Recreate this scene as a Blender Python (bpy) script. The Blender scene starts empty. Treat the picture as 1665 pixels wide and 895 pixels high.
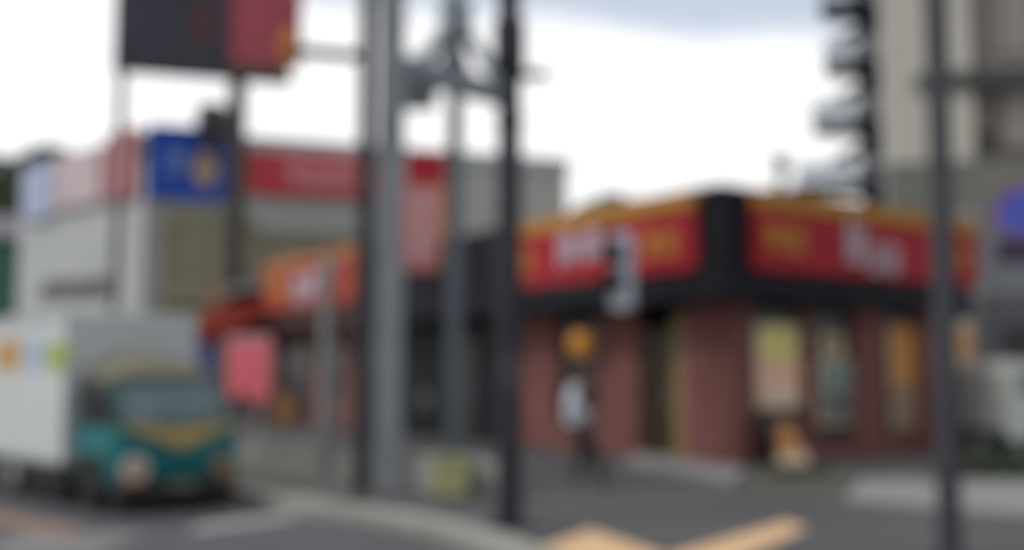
import bpy, bmesh, math, random
from mathutils import Vector, Matrix
R = math.radians
random.seed(7)
SC = bpy.context.scene
COL = SC.collection

# ------------------------------------------------------------------ camera
FPX = 1793.0                      # focal length in pixels of the 1665 px wide photograph
PITCH = R(5.18)
EYE = 1.55
cam_data = bpy.data.cameras.new('camera')
cam = bpy.data.objects.new('camera', cam_data); COL.objects.link(cam)
cam_data.sensor_width = 36.0
cam_data.lens = 36.0 * FPX / 1665.0
cam.location = (0, 0, EYE)
cam.rotation_euler = (R(90) + PITCH, 0, 0)
cam_data.clip_start = 0.05
cam_data.clip_end = 3000
# the photograph is badly out of focus (focused close in front of the lens)
cam_data.dof.use_dof = True
cam_data.dof.focus_distance = 0.5
cam_data.dof.aperture_fstop = 3.15
SC.camera = cam

# ------------------------------------------------------------------ sky and sun
SUN_ELEV, SUN_AZ = R(46), R(245)      # azimuth clockwise from +Y
world = bpy.data.worlds.new('World'); SC.world = world
world.use_nodes = True
nt = world.node_tree; N = nt.nodes; L = nt.links
N.clear()
out = N.new('ShaderNodeOutputWorld'); bg = N.new('ShaderNodeBackground')
sky = N.new('ShaderNodeTexSky'); sky.sky_type = 'NISHITA'; sky.sun_disc = False
sky.sun_elevation = SUN_ELEV; sky.sun_rotation = SUN_AZ
tc = N.new('ShaderNodeTexCoord'); sep = N.new('ShaderNodeSeparateXYZ')
L.new(tc.outputs['Generated'], sep.inputs[0])
noi = N.new('ShaderNodeTexNoise'); noi.inputs['Scale'].default_value = 7.0; noi.inputs['Detail'].default_value = 6
L.new(tc.outputs['Generated'], noi.inputs['Vector'])
def math_node(op, a, b):
    m = N.new('ShaderNodeMath'); m.operation = op
    for i, v in enumerate((a, b)):
        if isinstance(v, (int, float)): m.inputs[i].default_value = v
        else: L.new(v, m.inputs[i])
    return m.outputs[0]
h = math_node('ADD', sep.outputs['Z'], math_node('MULTIPLY', sep.outputs['X'], 0.07))
h = math_node('ADD', h, math_node('MULTIPLY', math_node('SUBTRACT', noi.outputs['Fac'], 0.5), 0.05))
mr = N.new('ShaderNodeMapRange'); mr.interpolation_type = 'SMOOTHSTEP'
L.new(h, mr.inputs['Value'])
mr.inputs['From Min'].default_value = 0.293; mr.inputs['From Max'].default_value = 0.328
mr2 = N.new('ShaderNodeMapRange'); mr2.interpolation_type = 'SMOOTHSTEP'
L.new(h, mr2.inputs['Value'])
mr2.inputs['From Min'].default_value = 0.60; mr2.inputs['From Max'].default_value = 0.42
gap = math_node('MULTIPLY', math_node('MULTIPLY', mr.outputs[0], mr2.outputs[0]), 0.55)
cloud = N.new('ShaderNodeMix'); cloud.data_type = 'RGBA'
L.new(noi.outputs['Fac'], cloud.inputs['Factor'])
cloud.inputs['A'].default_value = (10.6, 10.6, 10.8, 1); cloud.inputs['B'].default_value = (11.6, 11.6, 11.6, 1)
mix = N.new('ShaderNodeMix'); mix.data_type = 'RGBA'
# added dimming of the unseen sky behind right, to darken the restaurant's right front
sky_dim = math_node('SUBTRACT', math_node('MULTIPLY', sep.outputs['X'], 0.55), math_node('MULTIPLY', sep.outputs['Y'], 0.83))
mr3 = N.new('ShaderNodeMapRange'); mr3.interpolation_type = 'SMOOTHSTEP'; L.new(sky_dim, mr3.inputs['Value'])
mr3.inputs['From Min'].default_value = -0.15; mr3.inputs['From Max'].default_value = 0.8
mr3.inputs['To Min'].default_value = 1.0; mr3.inputs['To Max'].default_value = 0.62
dim = N.new('ShaderNodeVectorMath'); dim.operation = 'SCALE'
L.new(cloud.outputs['Result'], dim.inputs[0]); L.new(mr3.outputs[0], dim.inputs['Scale'])
L.new(gap, mix.inputs['Factor']); L.new(dim.outputs[0], mix.inputs['A']); tint = N.new('ShaderNodeMix'); tint.data_type = 'RGBA'; tint.blend_type = 'MULTIPLY'; tint.inputs['Factor'].default_value = 1.0
L.new(sky.outputs[0], tint.inputs['A']); tint.inputs['B'].default_value = (.9, 1.1, 1.25, 1)
L.new(tint.outputs['Result'], mix.inputs['B'])
L.new(mix.outputs['Result'], bg.inputs['Color']); bg.inputs['Strength'].default_value = 0.1
L.new(bg.outputs[0], out.inputs['Surface'])

sun_d = bpy.data.lights.new('sun', 'SUN'); sun = bpy.data.objects.new('sun', sun_d); COL.objects.link(sun)
sun_d.energy = 1.35; sun_d.angle = R(14); sun_d.color = (1.0, 0.96, 0.9)
sun.location = (0, -10, 40)
sun.rotation_euler = (R(90) - SUN_ELEV, 0, -SUN_AZ + math.pi)
_d = Vector((math.sin(SUN_AZ) * math.cos(SUN_ELEV), math.cos(SUN_AZ) * math.cos(SUN_ELEV), math.sin(SUN_ELEV)))
sun.rotation_euler = (-_d).to_track_quat('-Z', 'Y').to_euler()

SC.view_settings.view_transform = 'Standard'
SC.view_settings.look = 'None'
SC.view_settings.exposure = 0.0
SC.view_settings.gamma = 1.0
SC.view_settings.use_curve_mapping = False
SC.render.engine = 'CYCLES'
SC.cycles.use_denoising = True
SC.cycles.max_bounces = 6

# ------------------------------------------------------------------ pixel -> world helpers
CP, SP, TP = math.cos(PITCH), math.sin(PITCH), math.tan(PITCH)
def K(px, py=610.0): return (px - 832.5) / FPX / (CP - (447.5 - py) / FPX * SP)            # X/Y of a pixel column, by default at eye level
def ray(px, py):
    dx = (px - 832.5) / FPX; dy = (447.5 - py) / FPX
    return Vector((dx, CP - dy * SP, SP + dy * CP))
def at(px, py, Y):
    d = ray(px, py); return Vector((d.x * Y / d.y, Y, EYE + d.z * Y / d.y))
def ground(px, py, z=0.0):
    d = ray(px, py); t = (z - EYE) / d.z
    return Vector((d.x * t, d.y * t, z))
class Frame:                                          # a local frame turned about Z, used to size things on slanted fronts
    def __init__(s, x, y, deg, z=0.0):
        s.o = Vector((x, y)); s.a = R(deg); s.z0 = z
        s.v = Vector((math.cos(s.a), math.sin(s.a))); s.u = Vector((-math.sin(s.a), math.cos(s.a)))
    def s(f, px, off=0.0, py=610.0):                            # distance along local y of a pixel column, on the plane local x = off
        k = K(px, py); p = f.o + f.v * off
        return (p.x - k * p.y) / (k * f.u.y - f.u.x)
    def t(f, px, off=0.0, py=610.0):                            # distance along local x, on the plane local y = off
        k = K(px, py); p = f.o + f.u * off
        return (p.x - k * p.y) / (k * f.v.y - f.v.x)
    def w(f, lx, ly): return f.o + f.v * lx + f.u * ly
    def z(f, px, py, lx, ly): return at(px, py, f.w(lx, ly).y).z - f.z0
    def sub(f, lx, ly, z=0.0):
        p = f.w(lx, ly); return Frame(p.x, p.y, math.degrees(f.a), z)

# ------------------------------------------------------------------ materials
MATS = {}
def mat(name, col, rough=0.6, var=0.12, scale=3.0, bump=0.0, metal=0.0, emit=0.0, brick=None, spec=0.4, fine=0.0):
    if name in MATS: return MATS[name]
    m = bpy.data.materials.new(name); m.use_nodes = True
    t = m.node_tree; n = t.nodes; l = t.links
    b = n['Principled BSDF']
    b.inputs['Roughness'].default_value = rough; b.inputs['Metallic'].default_value = metal
    b.inputs['Specular IOR Level'].default_value = spec
    tcn = n.new('ShaderNodeTexCoord')
    no = n.new('ShaderNodeTexNoise'); no.inputs['Scale'].default_value = scale; no.inputs['Detail'].default_value = 8
    no.inputs['Roughness'].default_value = 0.62
    l.new(tcn.outputs['Object'], no.inputs['Vector'])
    rp = n.new('ShaderNodeMapRange'); l.new(no.outputs['Fac'], rp.inputs['Value'])
    rp.inputs['From Min'].default_value = 0.25; rp.inputs['From Max'].default_value = 0.75
    rp.inputs['To Min'].default_value = 1 - var; rp.inputs['To Max'].default_value = 1 + var
    mul = n.new('ShaderNodeVectorMath'); mul.operation = 'SCALE'
    l.new(rp.outputs[0], mul.inputs['Scale'])
    if brick:
        br = n.new('ShaderNodeTexBrick'); br.inputs['Color1'].default_value = (*col, 1)
        br.inputs['Color2'].default_value = (*[c * 0.72 for c in col], 1)
        br.inputs['Mortar'].default_value = (*brick[0], 1)
        br.inputs['Scale'].default_value = 1.0; br.inputs['Brick Width'].default_value = brick[1]
        br.inputs['Row Height'].default_value = brick[2]; br.inputs['Mortar Size'].default_value = brick[3]
        cx = n.new('ShaderNodeSeparateXYZ'); l.new(tcn.outputs['Object'], cx.inputs[0])
        ad = n.new('ShaderNodeMath'); ad.operation = 'ADD'; l.new(cx.outputs['X'], ad.inputs[0]); l.new(cx.outputs['Y'], ad.inputs[1])
        cb = n.new('ShaderNodeCombineXYZ'); l.new(ad.outputs[0], cb.inputs['X']); l.new(cx.outputs['Z'], cb.inputs['Y'])
        if len(brick) > 4:
            l.new(tcn.outputs['Object'], br.inputs['Vector'])
        else:
            l.new(cb.outputs[0], br.inputs['Vector'])
        l.new(br.outputs['Color'], mul.inputs[0])
        bp = n.new('ShaderNodeBump'); bp.inputs['Strength'].default_value = 0.4; bp.inputs['Distance'].default_value = 0.01
        l.new(br.outputs['Fac'], bp.inputs['Height']); bp.invert = True
        l.new(bp.outputs[0], b.inputs['Normal'])
    else:
        mul.inputs[0].default_value = col
        if bump:
            no2 = n.new('ShaderNodeTexNoise'); no2.inputs['Scale'].default_value = fine or scale * 12; no2.inputs['Detail'].default_value = 6
            l.new(tcn.outputs['Object'], no2.inputs['Vector'])
            bp = n.new('ShaderNodeBump'); bp.inputs['Strength'].default_value = bump; bp.inputs['Distance'].default_value = 0.02
            l.new(no2.outputs['Fac'], bp.inputs['Height']); l.new(bp.outputs[0], b.inputs['Normal'])
    l.new(mul.outputs[0], b.inputs['Base Color'])
    if emit:
        b.inputs['Emission Color'].default_value = (*col, 1); b.inputs['Emission Strength'].default_value = emit
    MATS[name] = m
    return m

ASPHALT = mat('asphalt', (0.078, 0.080, 0.089), 0.9, 0.22, 0.45, 0.35, fine=90)
WALK = mat('sidewalk_asphalt', (0.073, 0.072, 0.077), 0.9, 0.22, 0.5, 0.3, fine=80)
KERB = mat('kerb_concrete', (0.27, 0.265, 0.24), 0.85, 0.15, 2.0, 0.2)
CONC = mat('concrete', (0.27, 0.27, 0.25), 0.85, 0.15, 1.6, 0.2)
PAVE = mat('pale_paving', (0.24, 0.24, 0.235), 0.85, 0.12, 1.2, 0.2)
TACT = mat('tactile_yellow', (0.60, 0.405, 0.225), 0.75, 0.12, 3.0, 0.1)
LINEW = mat('road_paint_white', (0.30, 0.30, 0.30), 0.7, 0.25, 4.0)
LINEO = mat('road_paint_orange', (0.23, 0.145, 0.115), 0.7, 0.25, 4.0)
BRICK = mat('red_brick', (0.225, 0.075, 0.066), 0.85, 0.26, 0.7, brick=((0.14, 0.09, 0.08), 0.23, 0.075, 0.008))
DARK = mat('black_fascia', (0.006, 0.006, 0.012), 0.6, 0.2, 2.0, spec=.2)
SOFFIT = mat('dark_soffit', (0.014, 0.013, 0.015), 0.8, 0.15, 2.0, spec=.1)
RED = mat('sign_red', (0.36, 0.022, 0.032), 0.6, 0.08, 2.0, spec=.15)
REDO = mat('sign_orange_red', (0.36, 0.055, 0.035), 0.6, 0.08, 2.0, spec=.15)
YEL = mat('sign_yellow', (0.46, 0.22, 0.04), 0.6, 0.1, 2.0, spec=.15)
YELL = mat('letter_yellow', (0.52, 0.24, 0.05), 0.6, 0.05, spec=.15)
WHT = mat('letter_white', (0.46, 0.42, 0.48), 0.5, 0.05)
GLASS = mat('dark_glass', (0.026, 0.024, 0.024), 0.15, 0.2, 1.2, spec=0.35)
WOODF = mat('brown_frame', (0.09, 0.055, 0.035), 0.6, 0.15, 4)
OLIVEF = mat('olive_frame', (0.22, 0.15, 0.06), 0.6, 0.15, 4)
ROOFG = mat('roof_grey', (0.16, 0.165, 0.165), 0.8, 0.15, 1.0)
POLED = mat('pole_dark', (0.042, 0.045, 0.055), 0.55, 0.12, 2.0)
POLEB = mat('pole_black_steel', (0.016, 0.018, 0.027), 0.6, 0.12, 2.0)
STEEL = mat('steel_grey', (0.25, 0.275, 0.30), 0.55, 0.15, 2.0, metal=0.0)
STEELL = mat('steel_light', (0.26, 0.27, 0.28), 0.55, 0.12, 2.0)
STEELD = mat('steel_dim', (0.105, 0.125, 0.15), 0.55, 0.15, 2.0)

# ------------------------------------------------------------------ mesh helpers
class MB:
    def __init__(s): s.bm = bmesh.new(); s.mi = 0
    def _tag(s, faces):
        for f in faces: f.material_index = s.mi
    def box(s, x0, x1, y0, y1, z0, z1, bev=0.0):
        x0, x1 = sorted((x0, x1)); y0, y1 = sorted((y0, y1)); z0, z1 = sorted((z0, z1))
        vs = [s.bm.verts.new((x, y, z)) for z in (z0, z1) for x, y in ((x0, y0), (x1, y0), (x1, y1), (x0, y1))]
        fs = [s.bm.faces.new([vs[i] for i in q]) for q in
              ((3, 2, 1, 0), (4, 5, 6, 7), (0, 1, 5, 4), (1, 2, 6, 5), (2, 3, 7, 6), (3, 0, 4, 7))]
        s._tag(fs)
        if bev:
            es = list({e for f in fs for e in f.edges})
            r = bmesh.ops.bevel(s.bm, geom=es, offset=bev, segments=2, affect='EDGES', profile=0.5)
            s._tag(r['faces'])
        return s
    def prism(s, pts, z0, z1):                        # polygon in XY (counter-clockwise) raised from z0 to z1
        a = [s.bm.verts.new((p[0], p[1], z0)) for p in pts]; b = [s.bm.verts.new((p[0], p[1], z1)) for p in pts]
        n = len(pts); fs = [s.bm.faces.new(a[::-1]), s.bm.faces.new(b)]
        fs += [s.bm.faces.new((a[i], a[(i + 1) % n], b[(i + 1) % n], b[i])) for i in range(n)]
        s._tag(fs); return s
    def loft(s, rings, cap=True):
        rs = [[s.bm.verts.new(p) for p in ring] for ring in rings]
        n = len(rs[0]); fs = []
        for a, b in zip(rs, rs[1:]):
            for i in range(n): fs.append(s.bm.faces.new((a[i], a[(i + 1) % n], b[(i + 1) % n], b[i])))
        if cap: fs += [s.bm.faces.new(rs[0][::-1]), s.bm.faces.new(rs[-1])]
        s._tag(fs); return s
    def tube(s, pts, r, seg=14, cap=True):
        pts = [Vector(p) for p in pts]
        rr = r if isinstance(r, (list, tuple)) else [r] * len(pts)
        rings = []
        for i, p in enumerate(pts):
            d = (pts[min(i + 1, len(pts) - 1)] - pts[max(i - 1, 0)]).normalized()
            ref = Vector((0, 0, 1)) if abs(d.z) < 0.9 else Vector((1, 0, 0))
            a = d.cross(ref).normalized(); b = d.cross(a)
            rings.append([p + (a * math.cos(q) + b * math.sin(q)) * rr[i] for q in [2 * math.pi * j / seg for j in range(seg)]])
        return s.loft(rings, cap)
    def bar(s, p, q, w, t=None):                      # square bar between two points
        t = t or w; p, q = Vector(p), Vector(q); d = (q - p).normalized()
        ref = Vector((0, 0, 1)) if abs(d.z) < 0.95 else Vector((1, 0, 0))
        a = d.cross(ref).normalized(); b = d.cross(a).normalized()
        ring = lambda c: [c + a * w / 2 + b * t / 2, c - a * w / 2 + b * t / 2, c - a * w / 2 - b * t / 2, c + a * w / 2 - b * t / 2]
        return s.loft([ring(p), ring(q)])
    def ell(s, c, rx, ry, rz, seg=20, rings=12):
        r = bmesh.ops.create_uvsphere(s.bm, u_segments=seg, v_segments=rings, radius=1.0)
        for v in r['verts']: v.co = Vector((v.co.x * rx + c[0], v.co.y * ry + c[1], v.co.z * rz + c[2]))
        s._tag({f for v in r['verts'] for f in v.link_faces}); return s
    def wheel(s, c, axis, r, w, seg=28):
        c = Vector(c); ax = Vector(axis) * w / 2
        return s.tube([c - ax, c - ax * 0.8, c + ax * 0.8, c + ax], [r * .93, r, r, r * .93], seg)
    def build(s, name, m, parent=None, loc=None, smooth=False):
        bmesh.ops.recalc_face_normals(s.bm, faces=s.bm.faces)
        me = bpy.data.meshes.new(name); s.bm.to_mesh(me); s.bm.free()
        for x in (m if isinstance(m, (list, tuple)) else [m]): me.materials.append(x)
        if smooth:
            for p in me.polygons: p.use_smooth = True
        o = bpy.data.objects.new(name, me); COL.objects.link(o)
        if parent: o.parent = parent
        if loc: o.location = loc
        return o
def soften(o, w, seg=3):
    m = o.modifiers.new('bevel', 'BEVEL'); m.width = w; m.segments = seg; m.limit_method = 'ANGLE'; m.angle_limit = R(25)
    for p in o.data.polygons: p.use_smooth = False
    return o
def tag(o, label, cat, group=None):
    o['label'] = label; o['category'] = cat
    if group: o['group'] = group
    return o
def struct(o, kind='structure'): o['kind'] = kind; return o
def thing(name, label, cat, loc=(0, 0, 0), deg=0.0, group=None):
    o = bpy.data.objects.new(name, None); COL.objects.link(o)
    o.location = loc; o.rotation_euler = (0, 0, R(deg)); o.empty_display_size = 0.3
    return tag(o, label, cat, group)
def at_frame(name, label, cat, f, group=None):
    return thing(name, label, cat, (f.o.x, f.o.y, f.z0), math.degrees(f.a), group)
def glyph(mb, plane, c0, c1, z0, z1, off, th, rnd):   # an unreadable character: a few strokes in a cell
    w, hh = c1 - c0, z1 - z0; sw = min(abs(w), hh) * 0.19
    def st(a0, a1, b0, b1):
        A0, A1, B0, B1 = c0 + w * a0, c0 + w * a1, z0 + hh * b0, z0 + hh * b1
        if plane == 'L': mb.box(-off - th, -off, A0, A1, B0, B1)
        else: mb.box(A0, A1, -off - th, -off, B0, B1)
    k = sw / abs(w); q = sw / hh
    ys = sorted(rnd.sample([0.05, 0.3, 0.55, 0.8], 3))
    for i, y in enumerate(ys):
        a = rnd.uniform(0.0, 0.2); st(a, rnd.uniform(0.75, 1.0), y, y + q)
    for i, (x, e) in enumerate(((rnd.uniform(.1, .3), th * .2), (rnd.uniform(.55, .8), th * .4))):
        A0, A1, B0, B1 = c0 + w * x, c0 + w * (x + k), z0 + hh * rnd.uniform(0, .2), z0 + hh * rnd.uniform(.8, 1)
        if plane == 'L': mb.box(-off - th - e, -off + .001, A0, A1, B0, B1)
        else: mb.box(A0, A1, -off - th - e, -off + .001, B0, B1)

# ================================================================== GROUND
ROADZ = -0.14
g = MB(); g.box(-900, 900, -60, 1800, ROADZ - 0.5, ROADZ); struct(g.build('road', ASPHALT))
# kerb line (outer edge) along the sidewalk, then round the corner towards the camera
U = Vector((-math.sin(R(35.3)), math.cos(R(35.3))))
kp = [Vector(ground(x, y, 0).xy) for x, y in ((505, 824), (575, 830), (650, 843), (720, 860), (780, 880), (815, 900))]
kpts = [kp[0] + U * 60, kp[0] + U * 20, kp[0] + U * 8] + kp + [Vector((0.35, 8.6)), Vector((0.75, 6.5)), Vector((0.95, 3.0)), Vector((1.0, -20))]
def offset(pts, d):
    res = []
    for i, p in enumerate(pts):
        t = (pts[min(i + 1, len(pts) - 1)] - pts[max(i - 1, 0)]).normalized()
        res.append(p + Vector((-t.y, t.x)) * d)
    return res
kin = offset(kpts, 0.42)
sw = MB(); sw.prism([p for p in kin] + [Vector((400, -20)), Vector((400, 300)), Vector((0, 300))], ROADZ - .3, 0.0)
struct(sw.build('sidewalk', WALK))
kb = MB()
ga = offset(kpts, 0.42 - .003)
for i in range(len(kpts) - 1):
    kb.prism([kpts[i], kpts[i + 1], ga[i + 1], ga[i]], ROADZ - .2, 0.012)
struct(kb.build('kerb', KERB))
# paint on the road
def strip(name, m, pix, z, hgt=0.004):
    b = MB(); b.prism([ground(x, y, z).xy for x, y in pix], z - 0.02, z + hgt); return struct(b.build(name, m))
strip('lane_line', LINEW, [(300, 868), (330, 852), (480, 834), (478, 844)], ROADZ)
strip('orange_line', LINEO, [(-160, 822), (-150, 804), (140, 862), (105, 876)], ROADZ, .009)
strip('pale_road_patch', mat('worn_road_paint', (0.17, 0.17, 0.17), .8, .3, 2.0), [(-60, 905), (40, 868), (240, 866), (150, 905)], ROADZ)
# tactile paving, two strips of raised yellow blocks
def tactile(pix, label, seed):
    q = [ground(x, y, 0.0).xy for x, y in pix]
    b = MB(); b.prism(q, -0.02, 0.006)
    a, bb, c, d = q
    nu, nv = 10, 3
    for i in range(nu * 3):
        for j in range(nv * 2):
            s_, t_ = (i + .5) / (nu * 3), (j + .5) / (nv * 2)
            p = (a * (1 - s_) + bb * s_) * (1 - t_) + (d * (1 - s_) + c * s_) * t_
            b.tube([(p.x, p.y, 0.004), (p.x, p.y, 0.011)], [0.02, 0.014], 6)
    o = b.build('tactile_paving', TACT); tag(o, label, 'paving', 'tactile paving strips at the crossing')
tactile([(905, 960), (875, 893), (960, 862), (1085, 905)], 'short tan tactile paving strip in front of the thick black pole', 1)
tactile([(1130, 940), (1085, 905), (1280, 848), (1312, 860)], 'long tapering tan tactile paving strip at the bottom, pointing towards the brick restaurant', 2)
# pale step in front of the restaurant and the pale pavement at the right
def slab(name, m, pix, z0, z1):
    b = MB(); b.prism([ground(x, y, 0.0).xy for x, y in pix], z0, z1); return struct(b.build(name, m))
slab('left_paving', mat('left_paving', (.108, .111, .100), .9, .2, .8, .25), [(340, 772), (420, 797), (555, 812), (650, 742), (470, 708), (380, 700)], -0.05, 0.004)
slab('forecourt_step', PAVE, [(1010, 758), (1190, 788), (1215, 768), (1040, 740)], -0.05, 0.06)
slab('pale_pavement', mat('pale_pavement', (0.225, 0.225, 0.22), .85, .12, 1.5, .2), [(1370, 815), (1950, 858), (1950, 784), (1400, 780)], -0.05, 0.008)
slab('planting_bed', mat('soil', (0.085, 0.085, 0.065), .95, .3, 3.0), [(1215, 796), (1375, 796), (1400, 765), (1225, 765)], -0.05, 0.02)

# ================================================================== leaves
def leafy(name, m, c, rad, n, size, rnd, parent=None, clumps=8, loc=None):
    b = MB(); b.mi = 0
    cl = []
    for i in range(clumps):
        d = Vector((rnd.uniform(-1, 1), rnd.uniform(-1, 1), rnd.uniform(-1, 1)))
        d.normalize(); d *= rnd.uniform(.2, .75)
        cl.append((Vector((d.x * rad[0], d.y * rad[1], d.z * rad[2])) + Vector(c), rnd.uniform(.35, .6)))
    for i in range(n):
        cc, rr = rnd.choice(cl)
        d = Vector((rnd.gauss(0, 1), rnd.gauss(0, 1), rnd.gauss(0, 1))).normalized() * rnd.uniform(.6, 1) ** .5
        p = cc + Vector((d.x * rad[0] * rr, d.y * rad[1] * rr, d.z * rad[2] * rr))
        p.z = max(p.z, 0.02)
        a = Vector((rnd.gauss(0, 1), rnd.gauss(0, 1), rnd.gauss(0, 1))).normalized()
        t = a.orthogonal().normalized(); s2 = size * rnd.uniform(.6, 1.3)
        w = a.cross(t)
        vs = [b.bm.verts.new(q) for q in (p - t * s2, p + w * s2 * .5, p + t * s2, p - w * s2 * .5)]
        f = b.bm.faces.new(vs)
    return b.build(name, m, parent, loc)
LEAFD = mat('leaf_dark', (0.06, 0.09, 0.05), .7, .5, 1.5)
LEAFM = mat('leaf_mid', (0.075, 0.105, 0.06), .7, .5, 1.5)
BARK = mat('bark', (0.09, 0.07, 0.05), .9, .2, 4)
def tree(label, x, y, hgt, rad, seed, m=LEAFD):
    rnd = random.Random(seed)
    t = thing('tree', label, 'tree', (x, y, 0))
    b = MB(); b.tube([(0, 0, -.1), (.1, 0, hgt * .3), (.05, .1, hgt * .6), (.2, 0, hgt * .85)], [.3, .24, .17, .06], 10)
    for i in range(6):
        an = rnd.uniform(0, 6.28); z = hgt * rnd.uniform(.4, .65)
        b.tube([(.05, 0, z), (math.cos(an) * rad * .35, math.sin(an) * rad * .35, z + hgt * .1), (math.cos(an) * rad * .7, math.sin(an) * rad * .7, z + hgt * .2)], [.1, .07, .03], 7)
    b.build('trunk', BARK, t)
    leafy('crown', m, (0, 0, hgt * .68), (rad, rad, hgt * .36), 5200, hgt * .03, rnd, t, 16)
    return t

# ================================================================== CORNER RESTAURANT
Y0 = 18.4
F0 = Frame(K(1172, 400) * Y0, Y0, 35.3)
WL, WR = 0.85, 0.45                       # the walls stand back under the fascia
SL_END = F0.s(792); TR_END = F0.t(1584)
ROOF = 4.72
rest = at_frame('corner_restaurant', 'single storey red brick restaurant on the corner with dark overhanging fascia', 'building', F0)
def zl(px, py, off=WL): s_ = F0.s(px, off); return F0.z(px, py, off, s_)
def zr(px, py, off=WR): t_ = F0.t(px, off); return F0.z(px, py, t_, off)
sl = lambda px: F0.s(px, WL)
tr = lambda px: F0.t(px, WR)
# brick piers on the left front and right front, low brick sills, all one wall mesh
w = MB(); TH = 0.35; ZC = 3.0
doorA, doorB = sl(1112), sl(1036)         # door opening on the left front
winA, winB = sl(972), sl(906)             # wide window on the left front
w.box(WL, WL + TH, WR, doorA, 0, ZC)
w.box(WL, WL + TH, doorB, winA, 0, ZC)
w.box(WL, WL + TH, winB, SL_END, 0, ZC)
w.box(WL, WL + TH, winA, winB, 0, 0.55)
wins = [(1226, 1308), (1322, 1390), (1437, 1494), (1556, 1583)]
edges = [WL + TH] + [tr(x) for ab in wins for x in ab] + [TR_END]
for i in range(0, len(edges), 2):
    if edges[i + 1] - edges[i] > .02: w.box(edges[i], edges[i + 1], WR, WR + TH, 0, ZC)
for a, b in wins: w.box(tr(a), tr(b), WR, WR + TH, 0, 0.32)
w.box(TR_END - .3, TR_END, WR + TH, 7, 0, ZC)
w.build('wall', BRICK, rest)
# lintel bands above openings
for q in ((doorA, doorB, 2.7), (winA, winB, 2.65)):
    b = MB(); b.box(WL + .02, WL + TH - .02, q[0], q[1], q[2], ZC); b.build('lintel', DARK, rest)
for a, c in wins:
    b = MB(); b.box(tr(a), tr(c), WR + .02, WR + TH - .02, 2.72, ZC); b.build('lintel', DARK, rest)
# fascia box and roof
b = MB()
b.box(0, .25, 0, SL_END, 2.86, ROOF); b.box(.25, TR_END + .02, 0, .25, 2.86, ROOF)
b.box(TR_END - .23, TR_END + .02, .25, 7, 2.86, ROOF)
b.build('fascia', DARK, rest)
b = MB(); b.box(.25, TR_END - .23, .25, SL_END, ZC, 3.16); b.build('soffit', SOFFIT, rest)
b = MB(); b.box(.25, TR_END - .23, .25, SL_END, ROOF - .35, ROOF - .1); b.box(-.03, .28, -.03, SL_END, ROOF, ROOF + .05); b.box(.28, TR_END + .05, -.03, .28, ROOF, ROOF + .05)
b.build('roof', ROOFG, rest)
b = MB(); b.box(TR_END - .3, TR_END, 7, 7.3, 0, ROOF - .4); b.box(WL + TH, TR_END - .3, 7, 7.3, 0, ZC); b.build('back_wall', BRICK, rest)
b = MB(); b.box(WL + TH, TR_END - .3, WR + TH, 7, 0.0, 0.03); b.build('floor', mat('restaurant_floor', (.10, .07, .05), .6), rest)
# windows: frame with pane
def window_r(a, c, glassm=GLASS, mull=True):
    t0, t1 = tr(a), tr(c); f = MB(); z0, z1, d = .32, 2.72, .06
    y0, y1 = WR + .1, WR + .18
    f.box(t0, t0 + d, y0, y1, z0, z1); f.box(t1 - d, t1, y0, y1, z0, z1); f.box(t0 + d, t1 - d, y0, y1, z0, z0 + d); f.box(t0 + d, t1 - d, y0, y1, z1 - d, z1)
    if mull: f.box(t0 + d, t1 - d, y0 + .01, y1 - .01, 2.1, 2.15)
    fo = f.build('window', WOODF, rest)
    p = MB(); p.box(t0 + d, t1 - d, y0 + .03, y0 + .045, z0 + d, z1 - d); p.build('pane', glassm, fo)
for a, c in wins[:3]: window_r(a, c)
window_r(*wins[3], mull=False)
f = MB(); d = .06
x0, x1 = WL + .1, WL + .18
for s_ in (winA, (winA + winB) / 2 - d / 2, winB - d): f.box(x0, x1, s_, s_ + d, .55, 2.65)
f.box(x0 + .01, x1 - .01, winA, winB, .55, .61); f.box(x0 + .01, x1 - .01, winA, winB, 2.59, 2.65)
fo = f.build('window', WOODF, rest); p = MB(); p.box(x0 + .03, x0 + .045, winA + d, winB - d, .61, 2.59); p.build('pane', GLASS, fo)
# door, with olive frame
f = MB(); f.box(WL + .05, WL + .2, doorA, doorA + .34, 0, 2.7); dr = f.build('door', OLIVEF, rest)
f = MB(); f.box(WL + .05, WL + .2, doorB - .08, doorB, 0, 2.7); f.box(WL + .05, WL + .2, doorA + .34, doorB - .08, 2.3, 2.38); f.build('door_frame', WOODF, dr)
p = MB(); p.box(WL + .11, WL + .13, doorA + .34, doorB - .08, .05, 2.3); p.build('pane', mat('warm_glass', (.035, .024, .014), .35, .3, 1.0, spec=.2), dr)
p = MB(); p.tube([(WL + .07, doorA + .5, .9), (WL + .07, doorA + .5, 1.3)], .018, 8); p.tube([(WL + .07, doorA + .5, .95), (WL + .11, doorA + .5, .95)], .012, 8); p.build('handle', STEELL, dr)

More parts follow.
